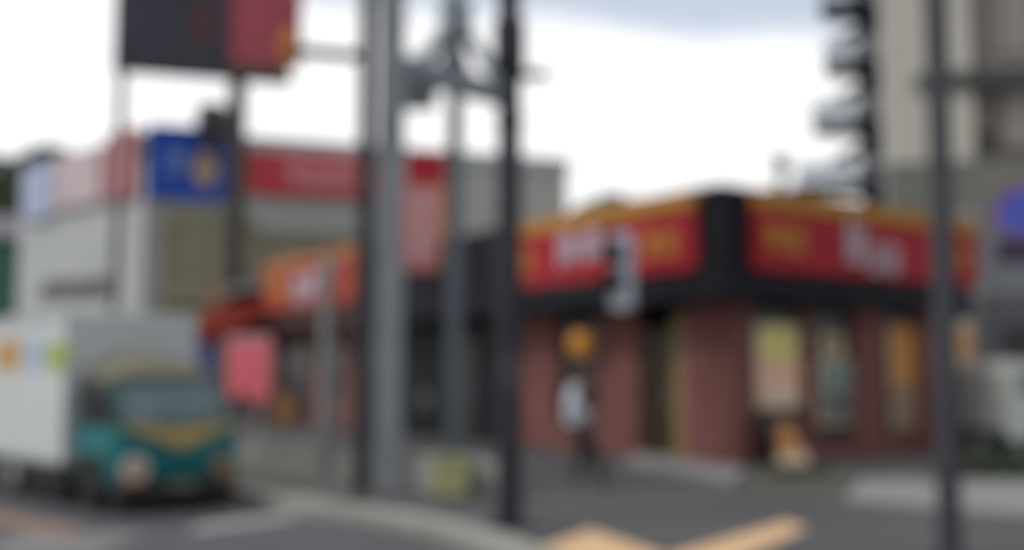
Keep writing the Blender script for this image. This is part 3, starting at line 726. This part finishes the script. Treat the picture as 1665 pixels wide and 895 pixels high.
# ================================================================== RIGHT EDGE: grey building, pale van, hedge, round sign
p = at(1592, 470, 34)
gr = thing('grey_building', 'dark grey building beyond the restaurant at the right edge', 'building', (p.x, p.y, 0), 6)
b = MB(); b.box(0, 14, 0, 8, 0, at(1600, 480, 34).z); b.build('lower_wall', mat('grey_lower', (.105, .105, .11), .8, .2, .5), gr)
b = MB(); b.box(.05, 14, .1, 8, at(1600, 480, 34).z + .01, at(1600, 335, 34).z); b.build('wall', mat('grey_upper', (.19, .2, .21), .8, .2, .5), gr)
b = MB(); b.box(.5, 3.0, -.05, -.005, 1.2, 3.2); wf = b.build('window', STEELD, gr); b = MB(); b.box(.6, 2.9, -.07, -.052, 1.3, 3.1); b.build('pane', GLASS, wf)
def van():
    p = at(1588, 700, 22.5)
    v = thing('parked_van', 'pale grey van parked beyond the restaurant at the right edge', 'van', (p.x + 2.2, p.y, 0), 8)
    body = mat('van_pale', (.50, .53, .51), .4, .06, 1.0)
    prof = [(-2.2, .32), (2.1, .32), (2.2, .9), (2.0, 1.0), (1.55, 1.78), (-2.05, 1.85), (-2.2, 1.6)]
    b = MB(); b.loft([[(x, s, z) for x, z in prof] for s in (-.82, .82)]); bo = b.build('body', body, v)
    b = MB(); b.box(-1.9, 1.2, -.832, -.822, 1.15, 1.62); b.build('window', mat('van_glass', (.14, .15, .15), .2), v)
    b = MB(); b.box(-.3, -.28, -.834, -.824, .45, 1.1); b.box(-.2, -.05, -.85, -.824, .95, 1.0); b.build('door', STEELD, v)
    for x in (-1.4, 1.4):
        for y in (-.75, .75):
            b = MB(); b.wheel((x, y, .31), (0, 1, 0), .31, .2); wh = b.build('wheel', mat('rubber', (.018, .018, .018), .8), v)
            b = MB(); b.wheel((x, y + .1 * (1 if y > 0 else -1), .31), (0, 1, 0), .18, .03); b.build('rim', STEELL, wh)
    b = MB(); b.box(2.18, 2.24, -.7, -.5, .7, .85); b.build('headlight', WHT, v); b = MB(); b.box(2.18, 2.24, .5, .7, .7, .85); b.build('headlight', WHT, v)
    b = MB(); b.box(-2.26, -2.2, -.8, .8, .3, .5); b.build('bumper', STEELD, v)
van()
p = at(1680, 760, 17.4)
hd = thing('hedge', 'low dark green hedge at the foot of the pale van', 'hedge', (p.x, p.y, 0), 6)
leafy('foliage', LEAFD, (0, 0, .18), (1.7, .55, .22), 2600, .06, random.Random(8), hd, 22)
b = MB(); b.box(-1.5, 1.6, -.25, .25, 0, .16); b.build('branches', mat('hedge_stems', (.03, .035, .022), .95, .3, 8), hd)
p = ground(1300, 778)
pl = thing('low_shrub', 'low sparse shrub in the bed in front of the menu board', 'plant', (p.x, p.y, .02))
leafy('foliage', LEAFD, (0, 0, .08), (.75, .3, .1), 420, .045, random.Random(18), pl, 12)
# round blue sign
p = at(1657, 347, 12)
rsn = thing('round_sign', 'round blue traffic sign with red ring at the right edge', 'traffic sign', (p.x, p.y, 0), -8)
b = MB(); cz = p.z
def disc(b, r0, y0, y1, cx=0.0, czz=cz): b.loft([[(cx + r0 * math.cos(q), y, czz + r0 * math.sin(q)) for q in [6.2832 * j / 40 for j in range(40)]] for y in (y0, y1)])
disc(b, .30, -.1, -.09); b.build('rim', mat('ring_red', (.30, .06, .12), .5), rsn)
b = MB(); disc(b, .262, -.104, -.1002); b.build('face', mat('disc_blue', (.08, .12, .50), .5, .08, 3), rsn)
b = MB(); b.bar((-.175, -.107, cz + .175), (.175, -.107, cz - .175), .05, .004); b.build('slash', MATS['ring_red'], rsn)
b = MB(); zz = at(1672, 408, 12).z; b.box(-.28, .25, -.1, -.09, zz - .15, zz + .12); b.build('plate', mat('plate_dark', (.035, .03, .06), .5, .3, 3), rsn)
b = MB(); b.tube([(.2, 0, 0), (.2, 0, cz + .4)], .045, 12); b.tube([(.2, -.04, cz), (.2, -.09, cz)], .03, 8); b.build('pole', STEELL, rsn)

# ================================================================== POLES
def pole(name, label, px, py, wpx, m, Htop, arms=(), taper=.9, lean=0.0, group='poles along the sidewalk', bands=()):
    g_ = ground(px, py); r0 = wpx / FPX * g_.y / 2
    o = thing(name, label, 'pole', g_, 0, group)
    b = MB(); b.tube([(0, 0, -.1), (lean * .5, 0, Htop / 2), (lean, 0, Htop)], [r0, r0 * (1 + taper) / 2, r0 * taper], 20); b.build('shaft', m, o, smooth=False)
    b = MB(); b.tube([(0, 0, .0), (0, 0, .04), (0, 0, .05)], [r0 * 1.7, r0 * 1.7, r0 * 1.1], 20); b.build('base', m, o)
    for (pa, pb_, wa) in arms:
        b = MB()
        a = at(*pa, g_.y) - g_; c = at(*pb_, g_.y) - g_
        b.tube([a, c], wa, 10); b.build('arm', m, o)
    for z in bands:
        b = MB(); b.tube([(lean * z / Htop, 0, z), (lean * z / Htop, 0, z + .08)], r0 * 1.1, 20); b.build('band', m, o)
    return o
pole('utility_pole', 'thick black pole standing nearest the kerb, with a signal box on its arm', 828, 856, 42, POLEB, 9.5, [((828, 121), (892, 123), .05), ((828, 474), (990, 468), .035)], bands=(2.0, 4.2))
pole('utility_pole', 'slim dark pole left of the wide grey steel post', 588, 802, 29, mat('pole_charcoal', (.024, .024, .027), .6, .12, 2.0), 9.5, [((470, 82), (588, 92), .075)], bands=(2.6, 4.5))
pole('street_pole', 'bluish dark pole standing alone at the right, in front of the brick restaurant', 1545, 912, 38, POLED, 9, lean=.10, bands=(1.2, 2.3))
go = ground(528, 786)
tp = pole('sign_pole', 'thin light grey post in front of the orange-red sign', 528, 786, 25, mat('post_pale', (.22, .22, .225), .6), at(528, 415, go.y).z, taper=.8)
zt_ = at(528, 425, go.y).z
b = MB(); b.box(-.10, .10, -.12, .1, zt_ - .35, zt_, .03); b.build('lamp', mat('lamp_pale', (.30, .29, .28), .5), tp)
# steel mast: wide H post B, rear post D and a third post behind the black pole, tied by braces
gB = at(632, 610, 15.3); gD = at(738, 610, 17.6); gC = at(826, 610, 17.0)
lt = thing('steel_mast', 'grey braced steel mast with a wide left post, behind the black pole', 'mast', (gB.x, gB.y, 0))
rel = lambda v: v - Vector((gB.x, gB.y, 0))
wB = 42 / FPX * 15.3
b = MB(); b.box(-wB / 2, wB / 2, -.16, -.13, 0, 9); b.box(-wB / 2, -wB / 2 + .03, -.129, .16, 0, 9); b.box(wB / 2 - .03, wB / 2, -.129, .16, 0, 9); b.box(-wB / 2, wB / 2, .161, .19, 0, 9); b.build('post', STEEL, lt)
d = rel(Vector((gD.x, gD.y, 0))); b = MB(); b.box(d.x - .12, d.x + .12, -.12 + d.y, .12 + d.y, 0, 9); b.build('post', STEELD, lt)
d = rel(Vector((gC.x, gC.y, 0))); b = MB(); b.box(d.x - .1, d.x + .1, d.y - .1, d.y + .1, 0, 9); b.build('post', STEELD, lt)
BRACE = mat('steel_brace', (.22, .25, .28), .55, .12, 2.0)
def member(a, c, w, m=BRACE, t=None):
    b = MB(); b.bar(rel(at(*a)), rel(at(*c)), w, t); b.build('brace', m, lt)
member((740, 30, 17.4), (652, 150, 15.5), .19)
member((740, 30, 17.35), (826, 150, 17.0), .19)
member((650, 108, 15.4), (828, 158, 17.0), .17, BRACE, .34)
member((740, 50, 17.7), (770, 150, 17.75), .10)
member((740, 50, 17.55), (705, 150, 16.2), .10)
b = MB(); c = rel(at(742, 35, 17.4)); b.box(c.x - .26, c.x + .26, c.y - .16, c.y - .14, c.z - .3, c.z + .3); b.build('gusset', BRACE, lt)
c = rel(at(680, 145, 16.2)); b = MB(); b.box(c.x - .24, c.x + .24, c.y - .1, c.y + .3, c.z - .26, c.z + .28, .02); b.build('junction_box', STEELL, lt)
b = MB(); b.box(-wB * .7, wB * .7, -.28, .3, 0, .05); b.build('base', CONC, lt)
g_ = ground(828, 856); zA, zB = at(828, 112, g_.y).z, at(828, 40, g_.y).z
bk = bpy.data.objects['utility_pole']
b = MB(); b.box(-.17, .17, -.19, .17, zA, zB, .03); b.build('cable_box', POLEB, bk)
b = MB(); b.box(-.09, .09, -.18, -.12, 1.35, 1.75, .01); b.build('number_plate', POLED, bk)
# signal box on the black pole's arm
gc = ground(828, 856); c = at(1004, 440, gc.y)
zA, zB = at(1004, 505, gc.y).z, at(1004, 378, gc.y).z
sg = thing('signal_box', 'pale grey signal box with dark hoods, on the arm of the black pole', 'signal', (c.x, c.y, zA), 38)
H = zB - zA
b = MB(); b.box(-.02, .15, -.13, .13, 0, H, .05); b.build('housing', mat('signal_pale', (.42, .44, .50), .45, .06, 3), sg)
for k_ in (.38, .74):
    b = MB(); zc = H * k_; seg = 16
    ring = lambda x, r0: [(x, r0 * math.cos(q), zc + r0 * math.sin(q)) for q in [6.2832 * j / seg for j in range(seg)]]
    b.loft([ring(-.021, .115), ring(-.15, .105)], False); b.loft([ring(-.022, .115), ring(-.026, .115)]); b.build('hood', POLEB, sg)
b = MB(); b.box(-.15, .0, -.03, .03, H + .002, H + .06); b.build('cap', POLEB, sg)
# low wall and yellow box between the posts
g1, g2 = ground(648, 806), ground(812, 818)
an = math.degrees(math.atan2((g2 - g1).y, (g2 - g1).x)); WW = (g2 - g1).length
zt_ = at(730, 742, g1.y + .6).z
b = MB(); b.box(0, WW, .35, .6, 0, zt_, .02); o = b.build('low_wall', CONC); o.location = g1; o.rotation_euler = (0, 0, R(an)); tag(o, 'low grey concrete wall between the steel post and the black pole', 'wall')
gy = ground(732, 812); hh = at(732, 742, gy.y).z; W = 56 / FPX * gy.y
yb = thing('utility_box', 'small pale yellow box standing in front of the low grey wall', 'box', gy, 4)
YB_ = mat('pale_yellow', (.34, .34, .17), .6, .12, 4)
b = MB(); b.box(-W / 2, W / 2, -.12, .14, .03, hh - .05, .03); b.build('body', YB_, yb)
b = MB(); b.box(-W / 2 - .02, W / 2 + .02, -.14, .16, hh - .048, hh, .015); b.build('lid', mat('pale_yellow_lid', (.30, .30, .16), .6), yb)
for x in (-W / 2 + .05, W / 2 - .05): 
    b = MB(); b.box(x - .03, x + .03, -.1, .12, 0, .028); b.build('foot', POLED, yb)

# ================================================================== TRUCK
TEAL = mat('teal_paint', (.010, .15, .16), .4, .1, 1.5, spec=.3); CREAM = mat('cream_trim', (.42, .31, .12), .45, .1, 3)
BOXW = mat('truck_box_white', (.54, .57, .57), .5, .05, .7); BLACK = mat('chassis_black', (.012, .012, .012), .8)
BEIGE = mat('cab_roof_beige', (.145, .135, .10), .7, .15, 2.0)
gt = ground(289, 834, ROADZ)
tk = thing('delivery_truck', 'small box truck with teal cab, cream trim and white box', 'truck', gt, 42)
hw = .79
# cab lower body: lofted front, lower part teal
def ring(y, x, z0, z1, inset=0.0): return [(-x, y, z0), (x, y, z0), (x - inset, y, z1), (-x + inset, y, z1)]
b = MB()
prof = [(.10, .36), (.02, .5), (-.02, .75), (.03, 1.06), (1.35, 1.06), (1.35, .36)]
b.loft([[(x, y, z) for y, z in prof] for x in (-hw, -hw + .08, hw - .08, hw)]) ; cab = b.build('body', TEAL, tk); soften(cab, .05)
PIL = mat('teal_dark', (.014, .06, .06), .4)
up = [(.05, 1.062), (.36, 1.66), (1.33, 1.66), (1.33, 1.062)]
for x0, x1 in ((-hw + .02, -hw + .12), (hw - .12, hw - .02)):
    b = MB(); b.loft([[(x, y, z) for y, z in ((.05, 1.062), (.17, 1.062), (.46, 1.62), (.36, 1.62))] for x in (x0, x1)]); b.build('pillar', PIL, tk)
    b = MB(); b.box(x0, x1, 1.2, 1.34, 1.062, 1.62); b.build('pillar', PIL, tk)
b = MB(); b.box(-hw + .12, hw - .12, 1.3, 1.33, 1.062, 1.62); b.build('rear_panel', PIL, tk)
b = MB(); b.loft([[(-hw + .02, .33, 1.622), (hw - .02, .33, 1.622), (hw - .02, 1.38, 1.622), (-hw + .02, 1.38, 1.622)],
                  [(-hw + .16, .34, 1.70), (hw - .2, .34, 1.70), (hw - .2, 1.38, 1.76), (-hw + .16, 1.38, 1.76)],
                  [(-hw + .56, .7, 1.92), (hw - .5, .7, 1.92), (hw - .5, 1.36, 2.0), (-hw + .56, 1.36, 2.0)]]); soften(b.build('roof', BEIGE, tk), .09)
b = MB(); b.loft([[(x, y, z) for y, z in ((.08, 1.10), (.10, 1.10), (.375, 1.60), (.355, 1.60))] for x in (-hw + .125, hw - .125)]); b.build('windscreen', mat('windscreen', (.08, .14, .155), .12, .25, 1.5, spec=.6), tk)
for sx in (-1, 1):
    b = MB(); b.loft([[(sx * (hw - .05 + e), y, z) for y, z in ((.19, 1.07), (1.19, 1.07), (1.19, 1.60), (.47, 1.60))] for e in (0, .02)]); b.build('side_window', mat('side_glass', (.018, .018, .02), .15), tk)
    b = MB(); b.box(sx * (hw + .003), sx * (hw + .014), .18, 1.2, .42, 1.04); dr = b.build('door', TEAL, tk)
    b = MB(); b.box(sx * (hw + .015), sx * (hw + .035), 1.0, 1.14, .92, .96); b.build('handle', POLEB, dr)
    b = MB(); b.bar((sx * hw, .25, 1.3), (sx * (hw + .17), .2, 1.36), .025); b.box(sx * (hw + .10), sx * (hw + .22), .17, .21, 1.24, 1.46, .015); b.build('mirror', POLEB, tk)
    b = MB(); b.tube([(sx * .56, .02, .56), (sx * .56, -.05, .56), (sx * .56, -.06, .56)], [.175 if sx < 0 else .15, .165 if sx < 0 else .14, .15 if sx < 0 else .12], 20); hl = b.build('headlight', mat('headlight_pale', (.50, .45, .40), .3) if sx < 0 else mat('headlight_dull', (.20, .15, .10), .5), tk)  # one headlight coloured duller and made smaller than the other
    b = MB(); b.tube([(sx * .56, -.061, .56), (sx * .56, -.068, .56)], .1, 16); b.build('lens', mat('lens', (.45, .33, .24), .2) if sx < 0 else MATS['headlight_dull'], hl)
    b = MB(); b.box(sx * .52, sx * .74, -.07, -.02, .37, .43); b.build('indicator', mat('indicator_orange', (.5, .22, .08), .4), tk)
b = MB(); b.box(-hw + .12, hw - .12, .045, .16, 1.062, 1.098); b.build('scuttle', PIL, tk)
for x in (-.3, .25):
    b = MB(); b.bar((x, .075, 1.11), (x + .35, .15, 1.28), .014); b.build('wiper', BLACK, tk)
# cream V trim on the front, standing proud
b = MB()
b.loft([[(-hw + .06, y, 1.06), (0, y, .78), (0, y, 1.045), (-hw + .3, y, 1.085), (-hw + .06, y, 1.085)][::1] for y in (-.075, -.02)])
b.loft([[(hw - .06, y, 1.06), (hw - .06, y, 1.085), (hw - .3, y, 1.085), (.001, y, 1.045), (.001, y, .78)] for y in (-.075, -.02)])
b.build('trim', CREAM, tk)
b = MB(); b.box(-hw - .01, hw + .01, -.1, .08, .3, .40, .03); b.build('bumper', mat('bumper_dark', (.05, .045, .04), .6), tk)
b = MB(); b.box(-.17, .17, -.108, -.101, .31, .39); b.build('number_plate', mat('plate_dull', (.20, .19, .15), .5), tk)
# box body
bx0, bx1, bz0, bz1 = 1.46, 7.2, .52, 2.52
b = MB(); b.box(-.92, .92, bx0, bx1, bz0, bz1, .03); bo = b.build('box', BOXW, tk)
b = MB(); b.box(-.935, -.921, bx0 + .02, bx1, bz0 - .0, bz0 + .08); b.box(-.935, -.921, bx0 + .02, bx1, bz1 - .09, bz1 - .03); b.build('rail', STEELL, bo)
b = MB()
for y in (2.4, 3.4, 4.4, 5.4, 6.4): b.box(-.9245, -.921, y, y + .015, bz0 + .09, bz1 - .1)
b.build('panel_seam', mat('seam_grey', (.36, .38, .38), .6), bo)['kind'] = 'stuff'
TF = Frame(gt.x, gt.y, 42, ROADZ)
def decal(px0, px1, py0, py1, m, shape='b'):
    s0, s1 = sorted((TF.s(px0, -.92), TF.s(px1, -.92))); sm = (s0 + s1) / 2; pm = (px0 + px1) / 2
    z0, z1 = TF.z(pm, py1, -.92, sm), TF.z(pm, py0, -.92, sm)
    b = MB()
    if shape == 'e': b.loft([[(x, sm + (s1 - s0) / 2 * math.cos(q), (z0 + z1) / 2 + (z1 - z0) / 2 * math.sin(q)) for q in [6.2832 * j / 24 for j in range(24)]] for x in (-.923, -.929)])
    else: b.box(-.929, -.923, s0, s1, z0, z1)
    b.build('logo', m, bo)
decal(-8, 34, 552, 602, mat('logo_orange', (.48, .26, .07), .5, .1, 3))
decal(44, 66, 555, 600, mat('logo_blue', (.30, .42, .58), .5, .1, 3))
decal(72, 112, 553, 605, mat('logo_green', (.32, .40, .07), .5, .1, 3), 'e')
b = MB(); b.box(-.55, .55, .3, bx1, .3, .5); b.build('chassis', BLACK, tk)
b = MB(); b.box(-.8, -.55, 2.2, 3.4, .28, .5); b.build('fuel_tank', BLACK, tk)
TF = Frame(gt.x, gt.y, 42, ROADZ); RW = TF.s(28, -.83)
RUB = mat('tyre_rubber', (.014, .014, .014), .85)
for y, r_ in ((.72, .3), (RW, .34)):
    for sx in (-1, 1):
        b = MB(); b.wheel((sx * .72, y, r_), (1, 0, 0), r_, .22); wh = b.build('wheel', RUB, tk)
        b = MB(); b.wheel((sx * .83, y, r_), (1, 0, 0), r_ * .58, .03); b.build('rim', STEELL if y > 1 else BLACK, wh)
b = MB(); b.box(-.92, -.6, RW + .5, RW + 1.5, .40, .51); b.build('mudguard', BLACK, tk)
for sx in (-1, 1):
    b = MB(); b.box(sx * (hw + .015), sx * (hw + .03), .30, 1.2, .3, .70); b.build('wheel_arch', BLACK, tk)
b = MB(); b.box(-.74, .74, .0, .34, .06, .31); b.build('air_dam', BLACK, tk)
b = MB(); b.box(-.86, -.5, 1.45, RW - .55, .16, .5); b.build('side_guard', BLACK, tk)

# ================================================================== PERSON
def skin(name, verts, edges, m, parent, root=0, levels=2):
    me = bpy.data.meshes.new(name); me.from_pydata([v[:3] for v in verts], edges, [])
    o = bpy.data.objects.new(name, me); COL.objects.link(o)
    mod = o.modifiers.new('skin', 'SKIN'); mod.use_smooth_shade = True
    for i, v in enumerate(verts):
        sv = me.skin_vertices[0].data[i]; r = v[3]; sv.radius = (r, r) if not isinstance(r, tuple) else r; sv.use_root = (i == root)
    sd = o.modifiers.new('sub', 'SUBSURF'); sd.levels = levels; sd.render_levels = levels
    dg = bpy.context.evaluated_depsgraph_get(); me2 = bpy.data.meshes.new_from_object(o.evaluated_get(dg))
    bpy.data.objects.remove(o)
    me2.materials.clear(); me2.materials.append(m)
    for p_ in me2.polygons: p_.use_smooth = True
    o = bpy.data.objects.new(name, me2); COL.objects.link(o); o.parent = parent
    return o
SKIN = mat('skin', (.30, .17, .12), .55, .06, 8); SHIRT = mat('shirt_pale', (.60, .62, .68), .8, .08, 5); TROUS = mat('trousers_dark', (.018, .019, .022), .85, .2, 6); HAIR = mat('hair_black', (.012, .011, .011), .5)
gp = ground(952, 791)
pe = thing('person', 'person in pale long-sleeved shirt and dark trousers walking past the brick restaurant', 'person', gp, 0)
# facing +X, mid-stride, leaning forward
J = dict(pelvis=(-.12, 0, .90), belly=(-.19, 0, 1.06), chest=(-.16, 0, 1.25), neck=(-.03, 0, 1.42), head0=(.0, 0, 1.50), head1=(.03, 0, 1.60), top=(.03, 0, 1.68),
         hipR=(-.10, -.10, .86), kneeR=(.13, -.10, .49), ankR=(.20, -.10, .065), toeR=(.35, -.11, .022),
         hipL=(-.11, .10, .86), kneeL=(.0, .10, .47), ankL=(-.16, .10, .13), toeL=(-.03, .11, .04),
         shR=(-.17, -.20, 1.36), elR=(-.20, -.25, 1.07), wrR=(.06, -.20, 1.0), shL=(-.14, .20, 1.36), elL=(-.15, .24, 1.08), wrL=(.10, .17, 1.02))
def chain(names, rad):
    return [(*J[n], rad[n]) for n in names]
rad = dict(pelvis=(.15, .12), belly=(.13, .105), chest=(.155, .11), neck=.058, head0=.075, head1=.095, top=.05, hipR=.092, kneeR=.06, ankR=.042, toeR=.035, hipL=.092, kneeL=.06, ankL=.042, toeL=.035,
           shR=.058, elR=.044, wrR=.03, shL=.058, elL=.044, wrL=.03)
names = list(J)
slim = dict(rad); slim.update(pelvis=(.115, .09), belly=(.10, .08), chest=(.125, .09), hipR=.075, hipL=.075, shR=.048, shL=.048, elR=.036, elL=.036)
vs_ = chain(names, slim); ix = {n: i for i, n in enumerate(names)}
ed = [(ix[a], ix[c]) for a, c in (('pelvis', 'belly'), ('belly', 'chest'), ('chest', 'neck'), ('neck', 'head0'), ('head0', 'head1'), ('head1', 'top'), ('pelvis', 'hipR'), ('hipR', 'kneeR'), ('kneeR', 'ankR'), ('ankR', 'toeR'),
      ('pelvis', 'hipL'), ('hipL', 'kneeL'), ('kneeL', 'ankL'), ('ankL', 'toeL'), ('chest', 'shR'), ('shR', 'elR'), ('elR', 'wrR'), ('chest', 'shL'), ('shL', 'elL'), ('elL', 'wrL'))]
for side, s1 in (('R', -1), ('L', 1)):               # hands: palm and five curled fingers
    w0 = Vector(J['wr' + side]); dirn = Vector((.85, -.25 * s1, -.15)).normalized(); lat = Vector((0, 0, 1)).cross(dirn).normalized()
    pm = w0 + dirn * .06; vs_.append((*pm, .028)); pi_ = len(vs_) - 1; ed.append((ix['wr' + side], pi_))
    for j, ln2 in enumerate((.075, .085, .08, .062)):
        o1 = pm + Vector((0, 0, .03 - .02 * j)) + dirn * .035; o2 = o1 + dirn * ln2 * .5 + lat * -.01 * s1; o3 = o2 + dirn * ln2 * .3 + lat * -.035 * s1
        q0 = len(vs_); vs_ += [(*o1, .011), (*o2, .0095), (*o3, .008)]; ed += [(pi_, q0), (q0, q0 + 1), (q0 + 1, q0 + 2)]
    o1 = pm + Vector((0, 0, .04)) - dirn * .02; o2 = o1 + dirn * .03 + Vector((0, 0, .025)); q0 = len(vs_); vs_ += [(*o1, .013), (*o2, .010)]; ed += [(pi_, q0), (q0, q0 + 1)]
body = skin('body', vs_, ed, SKIN, pe)
def part_skin(name, names, edges, grow, m, extra=()):
    vv = []
    for n in names:
        r = rad[n]; r = tuple(x + grow for x in r) if isinstance(r, tuple) else r + grow; vv.append((*J[n], r))
    i2 = {n: i for i, n in enumerate(names)}
    return skin(name, vv, [(i2[a], i2[c]) for a, c in edges], m, pe)
J['hem'] = (-.115, 0, .845); rad['hem'] = (.17, .13); J['waist'] = (-.135, 0, .955); rad['waist'] = (.10, .08)
part_skin('shirt', ['hem', 'pelvis', 'belly', 'chest', 'shR', 'elR', 'wrR', 'shL', 'elL', 'wrL'],
          [('hem', 'pelvis'), ('pelvis', 'belly'), ('belly', 'chest'), ('chest', 'shR'), ('shR', 'elR'), ('elR', 'wrR'), ('chest', 'shL'), ('shL', 'elL'), ('elL', 'wrL')], .032, SHIRT)
part_skin('trousers', ['pelvis', 'waist', 'hipR', 'kneeR', 'ankR', 'hipL', 'kneeL', 'ankL'],
          [('pelvis', 'waist'), ('pelvis', 'hipR'), ('hipR', 'kneeR'), ('kneeR', 'ankR'), ('pelvis', 'hipL'), ('hipL', 'kneeL'), ('kneeL', 'ankL')], .02, TROUS)
for sd_ in 'RL':
    part_skin('shoe', ['ank' + sd_, 'toe' + sd_], [('ank' + sd_, 'toe' + sd_)], .012, POLEB)
b = MB(); b.ell((.0, 0, 1.635), .115, .098, .105, 20, 14)
b.ell((-.06, 0, 1.56), .06, .085, .10, 16, 10); b.build('hair', HAIR, pe, smooth=True)
b = MB()
for s1 in (-1, 1): b.ell((.113, .034 * s1, 1.59), .012, .014, .009, 10, 8)
b.build('eye', HAIR, pe, smooth=True)
b = MB(); b.ell((.118, 0, 1.56), .02, .014, .022, 10, 8); b.ell((.11, 0, 1.515), .012, .026, .008, 10, 8)
for s1 in (-1, 1): b.ell((.01, .10 * s1, 1.575), .022, .012, .032, 10, 8)
b.build('face', SKIN, pe, smooth=True)
# dark bag held against the chest
bp_ = gp + Vector((.04, -.09, 1.05))
bag = thing('shoulder_bag', 'dark bag held against the chest of the walking person', 'bag', bp_)
b = MB(); b.box(-.05, .09, -.15, .17, .0, .36, .035); b.build('body', mat('bag_dark', (.02, .02, .026), .7, .2, 5), bag)
b = MB(); b.box(.091, .102, -.13, .15, .14, .34, .003); b.build('flap', MATS['bag_dark'], bag)
b = MB(); b.tube([(.0, -.1, .34), (-.08, -.12, .42), (-.20, -.12, .43), (-.33, -.06, .28)], .012, 8); b.build('strap', MATS['bag_dark'], bag)
